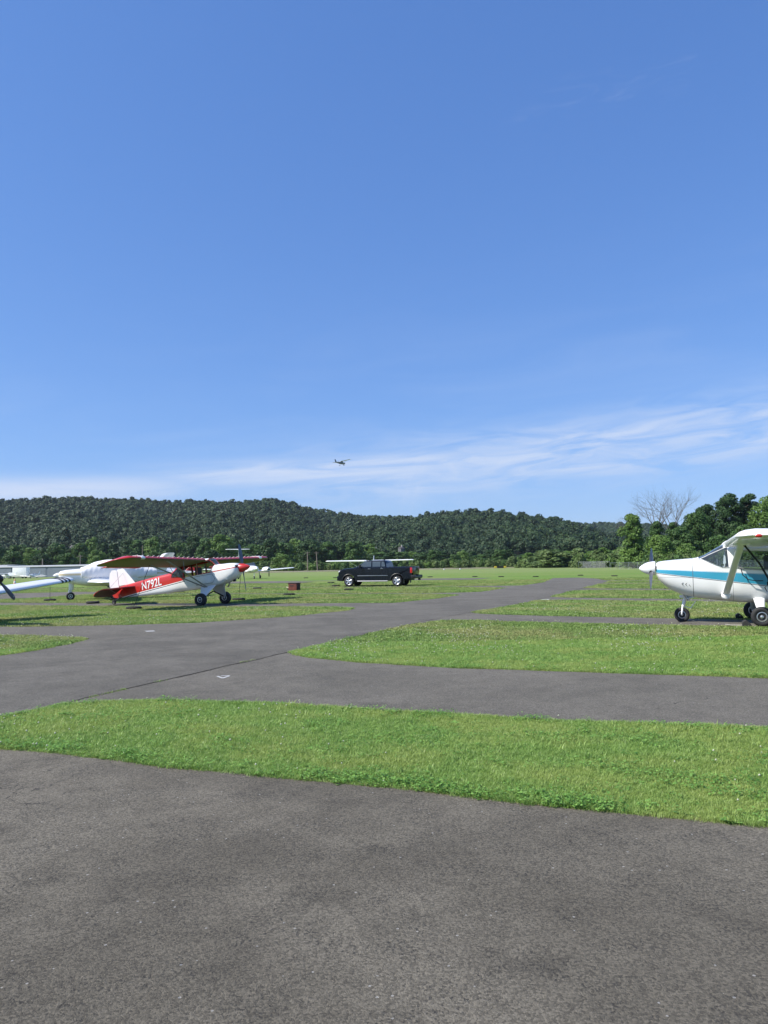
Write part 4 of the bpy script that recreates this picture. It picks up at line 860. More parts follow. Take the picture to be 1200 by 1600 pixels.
# ---------------------------------------------------------------- the red and white tail-wheel aeroplane
def taildragger():
    A = R(-21); pitch = R(-7.2)
    # main gear near wheel at (-7.74, 33.02); built level, then every part is pitched tail down about the wheel axle
    far = V3((math.sin(R(21)), math.cos(R(21)), 0)); c = V3((-7.89, 33.02, 0)) + far * .95
    o = empty('aeroplane', (c.x, c.y, -.2), A); tag(o, 'red and white tail wheel aeroplane with a red spinner and white letters on its side', 'aeroplane')
    T = Matrix.Translation((0, 0, .30)) @ Matrix.Rotation(pitch, 4, 'Y') @ Matrix.Translation((0, 0, -.30))
    parts = []
    def P(name, m, fn, parent=None, ang=40):
        x = part(name, m, parent or o, fn, ang)
        x.data.transform(T); parts.append(x); return x
    # level coordinates: x forward, axle at x=0, z=.30; thrust line z about 1.42
    secs = [(1.52, 1.53, 1.30, .20, 2.2), (1.48, 1.60, 1.20, .30, 2.4), (1.35, 1.66, 1.06, .36, 2.6), (1.05, 1.70, .92, .38, 2.8), (.62, 1.72, .82, .36, 3.2), (.45, 1.74, .80, .36, 3.4), (.12, 2.05, .78, .36, 3.6), (-.9, 2.10, .77, .36, 3.8), (-1.45, 1.98, .80, .34, 3.6), (-1.95, 1.70, .80, .31, 3.8), (-3.0, 1.63, .84, .23, 3.8), (-4.2, 1.53, .90, .12, 3.6), (-4.9, 1.46, .95, .05, 3.0), (-5.05, 1.44, .97, .03, 2.4)]
    bm = fuselage(secs, .07, 36)
    def scheme(t, x, y, z):
        aft = mth(t, 'LESS_THAN', x, -1.05)
        red = mth(t, 'MULTIPLY', mth(t, 'LESS_THAN', x, mth(t, 'MULTIPLY_ADD', z, 1.2, -2.75)), mth(t, 'GREATER_THAN', z, .0))
        return [(red, (.50, .022, .016))]
    # the scheme is written in pitched coordinates: bake by faces instead
    bm.faces.ensure_lookup_table()
    for x_, z_, nx, nz in ((-1.05, 1.27, -.08, 1.0), (-1.05, 1.235, -.08, 1.0), (-1.05, 1.205, -.08, 1.0), (0, 1.435, -.03, 1.0), (0, 1.395, -.03, 1.0)):
        bmesh.ops.bisect_plane(bm, geom=bm.verts[:] + bm.edges[:] + bm.faces[:], plane_co=(x_, 0, z_), plane_no=(nx, 0, nz), dist=1e-6)
    bmesh.ops.bisect_plane(bm, geom=bm.verts[:] + bm.edges[:] + bm.faces[:], plane_co=(-1.35, 0, 1.08), plane_no=(1, 0, -.9), dist=1e-6)
    lin = lambda x, z, x0, z0, nx, nz: (x - x0) * nx + (z - z0) * nz
    panes = []
    tst = lambda sg: (lambda f: f.normal.y * sg > .3)
    for sg in (1, -1):
        panes.append(cut_panel(bm, [(.42, 1.74), (.22, 1.44), (-.42, 1.40), (-.42, 1.94), (.05, 1.97), (.18, 1.96)], tst(sg)))
        panes.append(cut_panel(bm, [(-.46, 1.40), (-1.15, 1.38), (-1.15, 1.92), (-.46, 1.94)], tst(sg)))
        panes.append(cut_panel(bm, [(-1.20, 1.40), (-1.85, 1.46), (-1.80, 1.62), (-1.55, 1.80), (-1.20, 1.90)], tst(sg)))
    ws = cut_panel(bm, [(.52, -.33), (.52, .33), (.13, .33), (.13, -.33)], lambda f: f.normal.z > .25 and f.calc_center_median().z > 1.72, axis='z')
    rb = bmesh.new()
    for p in panes: rim(p, rb, .012)
    rim(ws, rb, .012)
    for f in bm.faces:
        q = f.calc_center_median(); f.material_index = 0
        up = lin(q.x, q.z, -1.05, 1.27, -.08, 1.0); a2 = lin(q.x, q.z, -1.05, 1.235, -.08, 1.0); a3 = lin(q.x, q.z, -1.05, 1.205, -.08, 1.0); dg = lin(q.x, q.z, -1.35, 1.08, 1, -.9)
        if dg < 0 and up > 0: f.material_index = 1
        elif dg < .1 and a3 > 0 and a2 < 0: f.material_index = 2
        elif dg > 0 and q.x > -.3 and lin(q.x, q.z, 0, 1.435, -.03, 1) < 0 < lin(q.x, q.z, 0, 1.395, -.03, 1): f.material_index = 1
    bm.transform(T); rb.transform(T); ws.transform(T)
    body = obj('fuselage', bm, [M['white'], M['red'], M['black']], o)
    obj('window_frame', rb, M['red'], body)
    for p in panes[:2] + panes[3:5]: p.free()
    for p in (panes[2], panes[5]): p.transform(T); obj('side_window', p, M['glass'], o)      # the door and front windows are open
    obj('windscreen', ws, M['glass'], o)
    # registration on both sides
    XS = sorted(secs)
    def side_y(x, z):
        zt, zb, hw, p = (float(hermite([q[0] for q in XS], [q[k] for q in XS], np.array([x]))[0]) for k in (1, 2, 3, 4)); zc, hh = (zt + zb) / 2, (zt - zb) / 2
        return hw * max(0, 1 - min(1, abs((z - zc) / hh)) ** p) ** (1 / p)
    for sg in (1, -1):
        me = text_mesh('N792L', .50, .0075, sx=.82)
        bmt = bmesh.new(); bmt.from_mesh(me); bmesh.ops.triangulate(bmt, faces=bmt.faces[:]); bmesh.ops.subdivide_edges(bmt, edges=[e for e in bmt.edges if e.calc_length() > .06], cuts=5)
        wdt = max(v.co.x for v in bmt.verts)
        for v in bmt.verts:
            x = -3.60 + v.co.x if sg < 0 else -3.60 + wdt - v.co.x; z = 1.135 + .085 * ((x + 3.60) / wdt) + v.co.y * (.94 + .08 * (x + 3.60) / wdt); v.co = V3((x, (side_y(x, z) + .009) * sg, z))
        bmt.transform(T); me2 = bpy.data.meshes.new('registration_letters'); bmt.to_mesh(me2); bmt.free(); bpy.data.meshes.remove(me); me2.materials.append(M['white'])
        q = bpy.data.objects.new('registration_letters', me2); COL.objects.link(q); q.parent = o
    P('seat', M['seat'], lambda bm: (box(bm, (-.35, 0, 1.22), (.45, .46, .12), bev=.04), box(bm, (-.62, 0, 1.48), (.09, .44, .55), bev=.04)))
    P('seat', M['seat'], lambda bm: (box(bm, (-1.25, 0, 1.22), (.45, .46, .12), bev=.04), box(bm, (-1.52, 0, 1.46), (.09, .44, .5), bev=.04)))
    P('instrument_panel', M['interior'], lambda bm: box(bm, (.30, 0, 1.52), (.06, .62, .36), bev=.02))
    def cage(bm):
        for y in (.30, -.30):
            tube(bm, [(.42, y, 1.45), (.10, y, 2.0)], .014, 6); tube(bm, [(-.44, y, 1.38), (-.44, y, 1.98)], .014, 6); tube(bm, [(-1.18, y, 1.38), (-1.18, y, 1.96)], .014, 6); tube(bm, [(-.44, y, 1.40), (-1.18, y, 1.94)], .012, 6)
        tube(bm, [(.42, .3, 1.45), (.1, -.3, 2.0)], .012, 6)
        tube(bm, [(-.05, .0, 1.0), (-.08, 0, 1.5)], .014, 6)
    P('cabin_frame', M['black'], cage)
    P('cabin_floor', M['interior'], lambda bm: box(bm, (-.6, 0, .98), (2.0, .6, .03)))
    P('lower_door', M['white'], lambda bm: box(bm, (-.20, -.372, 1.16), (.86, .012, .34), bev=.005)).data
    P('door_seam', M['black'], lambda bm: outline_tube(bm, [(.30, -.372, 1.34), (.42, -.370, 1.12), (.30, -.372, .95), (-.55, -.375, .94), (-.62, -.375, 1.32)], .007, 5))
    P('spinner', M['red'], lambda bm: lathe(bm, [(0, .19), (.05, .19), (.18, .165), (.32, .11), (.42, .055), (.475, .015), (.48, 0)], (1.54, 0, 1.42), (1, 0, 0), 28))
    P('propeller', M['blueprop'], lambda bm: [prop_blade(bm, 1.03, a, c=.17, x=1.64, z0=1.42) for a in (R(4), R(184))])
    P('cooling_inlet', M['black'], lambda bm: [box(bm, (1.47, y, 1.50), (.08, .17, .12), bev=.03) for y in (.21, -.21)])
    P('carburettor_inlet', M['black'], lambda bm: (lathe(bm, [(-.06, .05), (.05, .05)], (1.18, .0, .93), (1, 0, 0), 12), lathe(bm, [(-.01, .03), (.01, .03)], (1.25, -.335, 1.30), (0, 1, 0), 12)))
    P('exhaust_stack', M['steel'], lambda bm: [tube(bm, [(.85, y, .95), (.78, y * 1.05, .80), (.70, y * 1.05, .70)], .035, 10) for y in (.16, -.16)])
    P('landing_light', M['alu'], lambda bm: lathe(bm, [(-.02, .04), (.02, .045), (.03, 0)], (.98, -.34, .98), (.3, -1, -.3), 12))
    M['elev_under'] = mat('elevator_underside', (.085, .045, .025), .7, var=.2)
    # high wing, flat bottom, rounded red tips
    M['cub_wing'] = M['red']
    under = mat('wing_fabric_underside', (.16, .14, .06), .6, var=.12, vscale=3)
    for sg in (1, -1):
        def wn(bm, sg=sg):
            wing(bm, (.02, .30 * sg, 1.99), (.02, 5.15 * sg, 2.09), 1.60, 1.60, 1.0, 1.0, rnd=.42, nst=12)
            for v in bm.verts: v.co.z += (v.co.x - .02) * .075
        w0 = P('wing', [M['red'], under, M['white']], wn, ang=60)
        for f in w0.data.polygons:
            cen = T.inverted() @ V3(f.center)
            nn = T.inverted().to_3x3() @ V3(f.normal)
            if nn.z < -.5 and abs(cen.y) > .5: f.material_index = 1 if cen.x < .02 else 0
        # scalloped white ribs along the top of the leading edge
        P('rib_tape', M['white'], lambda bm, sg=sg: [box(bm, (-.09, y * sg, 2.083 + (y - .3) * .0206), (.16, .05, .014), Matrix.Rotation(R(-20), 3, 'Y'), bev=.003) for y in np.arange(.45, 4.9, .33)], w0)
        P('wing_band', M['white'], lambda bm, sg=sg: [wing(bm, (.035, y * sg, 1.992 + (y - .3) * .0206), (.035, (y + .22) * sg, 1.992 + (y - .08) * .0206), 1.63, 1.63, 1.05, 1.05, rnd=.0001, nst=1) for y in (4.35,)], w0)
        P('aileron', M['red'], lambda bm, sg=sg: wing(bm, (-1.54, 2.7 * sg, 1.905), (-1.54, 4.7 * sg, 1.945), .34, .34, 1, 1, rnd=.02), w0)
        s1 = P('wing_strut', mat('grey_green_strut', (.30, .31, .27), .5), lambda bm, sg=sg: tube(bm, [(-.02, .36 * sg, .80), (-.14, 2.9 * sg, 2.02)], .045, 10, .45, side=(1, 0, 0)), ang=60)
        P('wing_strut', M['grey'], lambda bm, sg=sg: tube(bm, [(-.10, .36 * sg, .80), (-1.08, 2.9 * sg, 2.0)], .04, 10, .45, side=(1, 0, 0)), ang=60)
        P('jury_strut', M['grey'], lambda bm, sg=sg: (tube(bm, [(-.09, 1.75 * sg, 1.46), (-.12, 1.75 * sg, 2.03)], .012, 6), tube(bm, [(-.62, 1.75 * sg, 1.46), (-.9, 1.75 * sg, 2.0)], .012, 6), tube(bm, [(-.09, 1.75 * sg, 1.48), (-.62, 1.75 * sg, 1.48)], .010, 6)), s1)
        def gr(bm, sg=sg):
            # V-shaped gear: two tubes covered with fabric as one tapered fairing
            a = [V3((.42, .33 * sg, .84)), V3((-.34, .33 * sg, .82)), V3((-.10, .86 * sg, .34)), V3((.10, .86 * sg, .34))]; nrm = V3((0, .5 * sg, .5)).normalized() * .018
            r1 = [bm.verts.new(p + nrm) for p in a]; r2 = [bm.verts.new(p - nrm) for p in a]; skin(bm, [r1, r2])
            tube(bm, [(0, .80 * sg, .36), (0, 1.0 * sg, .30)], .03, 8)
        g = P('main_gear_leg', M['white'], gr)
        P('shock_strut', M['black'], lambda bm, sg=sg: tube(bm, [(.04, .02 * sg, .60), (0, .80 * sg, .36)], .03, 8), g)
        ty = wheel(g, (0, .95 * sg, .278), .278, .22, .36)
    # tail: white fin and rudder with red base, red tailplane with wires
    P('tail_fin', M['white'], lambda bm: wing(bm, (-4.05, 0, 1.50), (-4.60, 0, 2.20), .98, .46, .6, .5, vertical=True, rnd=.08))
    def rud(bm):
        pts = [(-5.0, 1.44), (-5.03, 2.18), (-5.10, 2.26), (-5.32, 2.26), (-5.44, 2.14), (-5.52, 1.85), (-5.52, 1.55), (-5.46, 1.40)]
        r1 = [bm.verts.new((x, .02, z)) for x, z in pts]; r2 = [bm.verts.new((x, -.02, z)) for x, z in pts]; skin(bm, [r1, r2])
    rd = P('rudder', M['white'], rud)
    def rud2(bm):
        pts = [(-5.08, .95), (-5.06, 1.44), (-5.46, 1.40), (-5.44, 1.15), (-5.30, .98)]
        r1 = [bm.verts.new((x, .021, z)) for x, z in pts]; r2 = [bm.verts.new((x, -.021, z)) for x, z in pts]; skin(bm, [r1, r2])
    P('rudder_base', M['red'], rud2, rd)
    for sg in (1, -1):
        def tp(bm, sg=sg):
            pts = [(-3.95, .06), (-4.35, .75), (-4.75, 1.35), (-4.78, .06)]
            r1 = [bm.verts.new((x, y * sg, 1.375)) for x, y in pts]; r2 = [bm.verts.new((x, y * sg, 1.34)) for x, y in pts]; skin(bm, [r1, r2])
        tq = P('tailplane', M['red'], tp)
        def el_(bm, sg=sg):
            # the elevator hangs down on its hinge
            pts = [(0, .08), (0, 1.36), (-.12, 1.50), (-.30, 1.55), (-.50, 1.45), (-.62, 1.15), (-.65, .7), (-.60, .3), (-.40, .10)]; ca, sa = math.cos(R(27)), math.sin(R(27))
            r1 = [bm.verts.new((-4.80 + x * ca, y * sg, 1.37 + x * sa)) for x, y in pts]; r2 = [bm.verts.new((-4.80 + x * ca, y * sg, 1.335 + x * sa)) for x, y in pts]; skin(bm, [r1, r2])
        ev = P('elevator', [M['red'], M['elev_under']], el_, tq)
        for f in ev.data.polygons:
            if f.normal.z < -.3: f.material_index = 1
        P('bracing_wire', M['steel'], lambda bm, sg=sg: (tube(bm, [(-4.7, .02 * sg, 2.05), (-4.72, 1.0 * sg, 1.37)], .006, 5), tube(bm, [(-4.72, 1.0 * sg, 1.34), (-4.85, .03 * sg, .98)], .006, 5)))
    tg = P('tail_wheel_spring', M['black'], lambda bm: (tube(bm, [(-4.75, 0, .99), (-5.10, 0, .92), (-5.28, 0, .84)], .025, 6), tube(bm, [(-5.28, .05, .92), (-5.36, .05, .80)], .014, 6), tube(bm, [(-5.28, -.05, .92), (-5.36, -.05, .80)], .014, 6)))
    P('aerial', M['black'], lambda bm: (tube(bm, [(-.9, .1, 2.1), (-1.0, .1, 2.42)], .008, 5),))
    # small tail wheel touching the ground
    q = T @ V3((-5.37, 0, .78)); tw = wheel(tg, (q.x, 0, .11), .11, .07, .45, 'grey')
    # parts made by wheel() were built in level coordinates but the axle is the pivot, so they already sit right
    return o
taildragger()
# ---------------------------------------------------------------- the other aeroplanes, all from one builder
def tailed_plane(o, S=1.0, low=False, bodym=None, wingm=None, noseL=2.0, tailL=4.2, hw=.52, zt=1.85, zb=.62, thrust=1.15, span=5.3, chord=1.5, wz=None, dih=.12, gear='tri', prop=True, canopy=True, spinner=None, finm=None, finH=1.25, blade=0.93, bang=20, cut=True, glass_m='dark_glass', struts=True, nosecone=True, prop_parts=True, ttail=False, wingz_root=None):
    """a light aeroplane from its main parts: x forward, wheels on z=0"""
    bodym = bodym or M['white']; wingm = wingm or M['white']; finm = finm or wingm; top0 = thrust + .30
    secs = [(noseL, thrust + .16, thrust - .16, .18, 2.2), (noseL - .06, thrust + .22, thrust - .26, .30, 2.4), (noseL - .5, thrust + .29, thrust - .42, hw * .82, 2.8), (noseL - .95, top0 + .02, zb + .08, hw * .94, 3.0), (.75, top0 + .06, zb, hw, 3.2), (.15, zt, zb, hw, 3.4), (-.7, zt, zb + .02, hw, 3.4), (-1.5, zt - .28 if not low else zt - .2, zb + .12, hw * .8, 3.0), (-2.6, top0, zb + .32, hw * .45, 2.6), (-tailL, top0 - .06, top0 - .32, .07, 2.2)]
    bm = fuselage(secs, .09, 28); panes = []
    for sg in (1, -1):
        t = (lambda sg: (lambda f: f.normal.y * sg > .25))(sg); z0 = top0 + .02
        panes.append(cut_panel(bm, [(.62, z0 + .03), (.12, z0), (-.10, z0), (-.10, zt - .12), (.18, zt - .10)], t)); panes.append(cut_panel(bm, [(-.18, z0), (-.95, z0), (-1.05, zt - .25), (-.85, zt - .14), (-.18, zt - .12)], t))
    ws = cut_panel(bm, [(.72, -hw * .9), (.72, hw * .9), (.22, hw * .9), (.22, -hw * .9)], lambda f: f.normal.z > .2 and f.normal.x > .12 and f.calc_center_median().z > top0, axis='z')
    obj('fuselage', bm, bodym, o)
    for p in panes: obj('side_window', p, M[glass_m], o)
    obj('windscreen', ws, M[glass_m], o)
    part('seat', M['seat'], o, lambda bm: [box(bm, (-.3, y, (zt + zb) / 2), (.4, .4, (zt - zb) * .7), bev=.05) for y in (.24, -.24)])
    wz = wz if wz is not None else (zb + .10 if low else zt - .08)
    for sg in (1, -1):
        w0 = part('wing', wingm, o, lambda bm: wing(bm, (.55, hw * .8 * sg, wz), (.45, span * sg, wz + dih), chord, chord * .72, rnd=.2), 60)
        if not low and struts: part('wing_strut', M['white'], o, lambda bm: tube(bm, [(.3, hw * sg, zb + .06), (.15, span * .5 * sg, wz + dih * .4)], .05, 8, .4, side=(1, 0, 0)), 60)
        part('tailplane', wingm, o, lambda bm: wing(bm, (-tailL + .95, .05 * sg, top0 - .16) if not ttail else (-tailL + .1, .03 * sg, top0 + finH - .05), (-tailL + .72, 1.5 * sg, top0 - .16) if not ttail else (-tailL - .05, 1.5 * sg, top0 + finH - .03), .85, .6))
    part('tail_fin', finm, o, lambda bm: wing(bm, (-tailL + 1.25, 0, top0 - .14), (-tailL + .45, 0, top0 + finH - .1), 1.15, .6, vertical=True))
    if gear:
        for sg in (1, -1):
            g = part('main_gear_leg', M['white'], o, lambda bm: tube(bm, [(-.15, (.42 if not low else 1.25) * sg, zb + .06), (-.15, 1.1 * sg if not low else 1.32 * sg, .22)], [.07, .045], 10, .5 if not low else 1, side=(1, 0, 0)))
            wheel(g, (-.15, (1.15 if not low else 1.38) * sg, .21), .21, .15)
        ng = part('nose_gear_leg', M['white'], o, lambda bm: tube(bm, [(noseL - .65, 0, zb + .1), (noseL - .6, 0, .18)], .04, 8)); wheel(ng, (noseL - .6, 0, .18), .18, .12)
    if prop:
        part('spinner', spinner or M['white'], o, lambda bm: lathe(bm, [(0, .15), (.08, .145), (.2, .10), (.3, .04), (.34, 0)], (noseL + .02, 0, thrust), (1, 0, 0), 20))
        part('propeller', M['black'], o, lambda bm: [prop_blade(bm, blade, a, c=.14, x=noseL + .1, z0=thrust) for a in (R(bang), R(bang + 180))])
    return o
# covered low wing aeroplane behind the red one: nose gear wheel at px (110, 938)
def covered():
    H = V3((-.92, -.40, 0)).normalized(); nw = gp(110, 938); c = V3((nw.x, nw.y, nw.z)) - H * 1.55
    o = empty('aeroplane', (c.x, c.y, -.2), math.atan2(H.y, H.x)); tag(o, 'white low wing aeroplane under a creased white cover, nose to the left', 'aeroplane')
    def sch(t, x, y, z): return [(band(t, x, z, 1.33, .0, 1.44, .0), (.62, .52, .32))]
    bm_ = livery('white_cream_livery', (.84, .84, .83), sch)
    secs = [(2.15, 1.48, 1.20, .16, 2.2), (2.08, 1.56, 1.08, .30, 2.4), (1.8, 1.63, .98, .42, 2.7), (1.2, 1.68, .82, .52, 3), (.5, 1.74, .72, .58, 3.2), (-1.0, 1.74, .70, .58, 3.2), (-2.0, 1.62, .86, .44, 2.8), (-3.6, 1.48, 1.16, .18, 2.4), (-4.6, 1.42, 1.26, .06, 2.2)]
    obj('fuselage', fuselage(secs, .1, 28), bm_, o)
    # draped cover over cabin and engine top: a shell with folds
    cs = [(1.05, 1.76, 1.05, .57, 2.6), (.75, 1.84, .98, .62, 2.6), (.3, 2.04, .92, .63, 2.4), (-.3, 2.16, .90, .64, 2.4), (-1.0, 2.12, .92, .63, 2.4), (-1.9, 1.88, .98, .54, 2.4), (-2.9, 1.64, 1.14, .38, 2.6)]
    b = fuselage(cs, .06, 48)
    bmesh.ops.delete(b, geom=[v for v in b.verts if v.co.z < 1.06 + .10 * abs(math.sin(v.co.x * 2.1 + .4))], context='VERTS')
    for v in b.verts:
        f = mnoise.noise(V3((v.co.x * 2.2 + v.co.z * 2.4, v.co.y * .8, v.co.z * .8))); v.co += v.normal * f * .028 + V3((0, math.copysign(.02 * math.sin(v.co.x * 13 + v.co.z * 4), v.co.y), 0))
    cv = obj('canopy_cover', b, M['cloth'], o); cv.modifiers.new('thickness', 'SOLIDIFY').thickness = .01
    part('cover_strap', M['black'], cv, lambda bm: tube(bm, [(.6, .62, 1.12), (.3, .66, 1.02), (-.4, .67, .98), (-1.4, .62, 1.04)], .012, 5))
    for sg in (1, -1):
        w0 = part('wing', M['white'], o, lambda bm: wing(bm, (.75, .45 * sg, .96), (.45, 4.9 * sg, 1.36 if sg < 0 else 1.0), 2.0, 1.15, 1.1, 1.0, rnd=.25), 60)
        g = part('main_gear_leg', M['white'], o, lambda bm: tube(bm, [(-.6, 1.6 * sg, .95), (-.6, 1.6 * sg, .25)], .06, 10)); wheel(g, (-.6, 1.68 * sg, .24), .24, .17)
        part('tailplane', M['white'], o, lambda bm: wing(bm, (-3.7, .05 * sg, 1.36), (-3.95, 1.8 * sg, 1.36), 1.0, .65))
    ng = part('nose_gear_leg', M['white'], o, lambda bm: (tube(bm, [(1.50, 0, 1.0), (1.52, 0, .56)], [.15, .125], 14), tube(bm, [(1.52, 0, .58), (1.55, 0, .24)], .05, 10), box(bm, (1.63, 0, .44), (.08, .12, .22), bev=.02)))
    wheel(ng, (1.55, .09, .22), .22, .13, .42, 'white'); wheel(ng, (1.55, -.07, .22), .22, .10, .42, 'white')
    for sg in (1, -1): part('tail_fin', M['white'], o, lambda bm: wing(bm, (-2.5, .05 * sg, 1.5), (-3.3, .75 * sg, 2.42), .95, .5, vertical=True))
    part('spinner', M['white'], o, lambda bm: lathe(bm, [(0, .15), (.1, .14), (.22, .08), (.30, 0)], (2.14, 0, 1.34), (1, 0, 0), 18))
    return o
covered()
# propeller aeroplane whose nose and wing reach in at the left edge
H = V3((.95, -.3, 0)).normalized(); c = V3((-10.3, 20.5, 0)) - H * 2.15
o = empty('aeroplane', (c.x, c.y, -.01), math.atan2(H.y, H.x)); tag(o, 'low wing aeroplane at the left edge, black propeller blade and pale blue-white wing showing', 'aeroplane')
tailed_plane(o, low=True, noseL=2.0, zt=1.75, zb=.75, thrust=1.27, span=5.05, chord=1.9, dih=.42, wz=.70, prop=False)
part('spinner', M['black'], o, lambda bm: lathe(bm, [(0, .16), (.1, .15), (.25, .09), (.34, .0)], (2.02, 0, 1.27), (1, 0, 0), 20))
part('propeller', M['black'], o, lambda bm: [prop_blade(bm, .84, a, c=.20, x=2.15, z0=1.27) for a in (R(228), R(48))])
part('blade_tip_band', M['grey'], o, lambda bm: [tube(bm, [(2.15 + .0, -r_ * math.sin(R(228)), 1.27 + r_ * math.cos(R(228))) for r_ in (.73, .77)], [.07, .065], 8, .14, side=(0, math.cos(R(228)), math.sin(R(228))))])
part('wing_bands', M['black'], o, lambda bm: [wing(bm, (.46 + (4.95 - y) * .024, y, .70 + .42 * (y - .42) / 4.63), (.46 + (4.95 - y) * .024 - .003, y + .08, .70 + .42 * (y - .34) / 4.63), 1.40 + (5.05 - y) * .11, 1.40 + (4.97 - y) * .11, 1.06, 1.06, rnd=.0001, nst=1) for y in (4.45, 4.62, 4.79)])
# two more parked behind the red one, seen through its cabin and under its wing
wa = gp(300, 925); o = empty('aeroplane', (wa.x - 4.5, wa.y + 3.5, -.2), R(202)); tag(o, 'white high wing aeroplane with a red rudder, seen under the wing of the red one', 'aeroplane')
tailed_plane(o, span=5.4, zt=1.95, finm=M['red'], finH=.75, glass_m='glass', dih=.02, bodym=livery('white_tan_livery', (.84, .84, .83), lambda t, x, y, z: [(band(t, x, z, 1.02, 0, 1.26, 0), (.62, .40, .20))]))
wa = gp(262, 921); o = empty('aeroplane', (wa.x - 6.0, wa.y + 8.5, -.2), R(196)); tag(o, 'white low wing aeroplane with a tan side band behind the red aeroplane', 'aeroplane')
tailed_plane(o, low=True, zt=1.9, finH=.7, zb=.75, thrust=1.3, bodym=livery('cream_band_livery', (.84, .84, .83), lambda t, x, y, z: [(band(t, x, z, 1.1, 0, 1.42, 0), (.66, .45, .22))]), prop=True, glass_m='dark_glass')
# twin with a T tail
nw = gp(396, 904.5); Hh = R(-62); o = empty('aeroplane', (nw.x - math.cos(Hh) * 1.6, nw.y - math.sin(Hh) * 1.6, nw.z), Hh); tag(o, 'white twin engined aeroplane with a T tail parked beyond the red spinner', 'aeroplane'); o.scale = (1.15,) * 3
tailed_plane(o, low=True, noseL=2.3, tailL=4.6, hw=.6, zt=2.1, zb=.75, thrust=1.25, span=5.6, chord=1.6, dih=.35, wz=.88, prop=False, ttail=True, finH=2.2, glass_m='dark_glass')
part('nose_cone', M['white'], o, lambda bm: lathe(bm, [(0, .26), (.15, .24), (.4, .15), (.55, 0)], (2.28, 0, 1.25), (1, 0, 0), 20))
for sg in (1, -1):
    nc = part('engine_nacelle', M['white'], o, lambda bm: lathe(bm, [(-1.0, .1), (-.6, .27), (.2, .32), (1.0, .30), (1.15, .2)], (.55, 1.85 * sg, 1.12), (1, 0, 0), 18))
    part('air_inlet', M['black'], nc, lambda bm: box(bm, (1.66, 1.85 * sg, 1.12), (.12, .36, .16), bev=.04))
    part('propeller', M['black'], nc, lambda bm: [prop_blade(bm, .9, a, c=.15, x=1.78, z0=0) for a in (R(0), R(180))]).data.transform(Matrix.Translation((0, 1.85 * sg, 1.12)))
# high wing aeroplane behind the pickup truck
gc = gp(578, 902.5); o = empty('aeroplane', (gc.x, gc.y, gc.z), R(-97)); tag(o, 'white high wing aeroplane standing behind the dark pickup truck', 'aeroplane')
tailed_plane(o, span=5.5, zt=2.18, zb=.7, thrust=1.3, chord=1.6, dih=.05)
# the one in the air
d = CR @ V3(((534 - 600) / FPX, (800 - 723) / FPX, -1)); D_ = 350; d = d * (D_ / math.hypot(d.x, d.y))
o = empty('flying_aeroplane', (d.x, d.y, EYE + d.z - 1.3)); o.rotation_euler = (R(-2), R(-1), R(47)); o.rotation_mode = 'XYZ'; tag(o, 'small high wing aeroplane flying low over the hills with its wheels down', 'aeroplane')
fm = paint('blue_grey_paint', (.10, .13, .16)); tailed_plane(o, span=5.6, zt=2.0, bodym=livery('two_tone_livery', (.10, .13, .16), lambda t, x, y, z: [(mth(t, 'GREATER_THAN', z, 1.5), (.5, .52, .52))]), finm=fm, dih=.15)
# tiny aeroplanes by the hangar
for px, py, sz_, lab in ((52, 903.5, 1, 'tiny white low wing aeroplane in front of the hangar, right of the white box body'), (10, 904.5, 1, 'tiny white aeroplane in front of the hangar at the left edge')):
    g = gp(px, py); o = empty('aeroplane', tuple(g), R(-100 if px > 30 else 170)); tag(o, lab, 'aeroplane', 'aeroplanes in front of the hangar'); tailed_plane(o, low=px > 30)
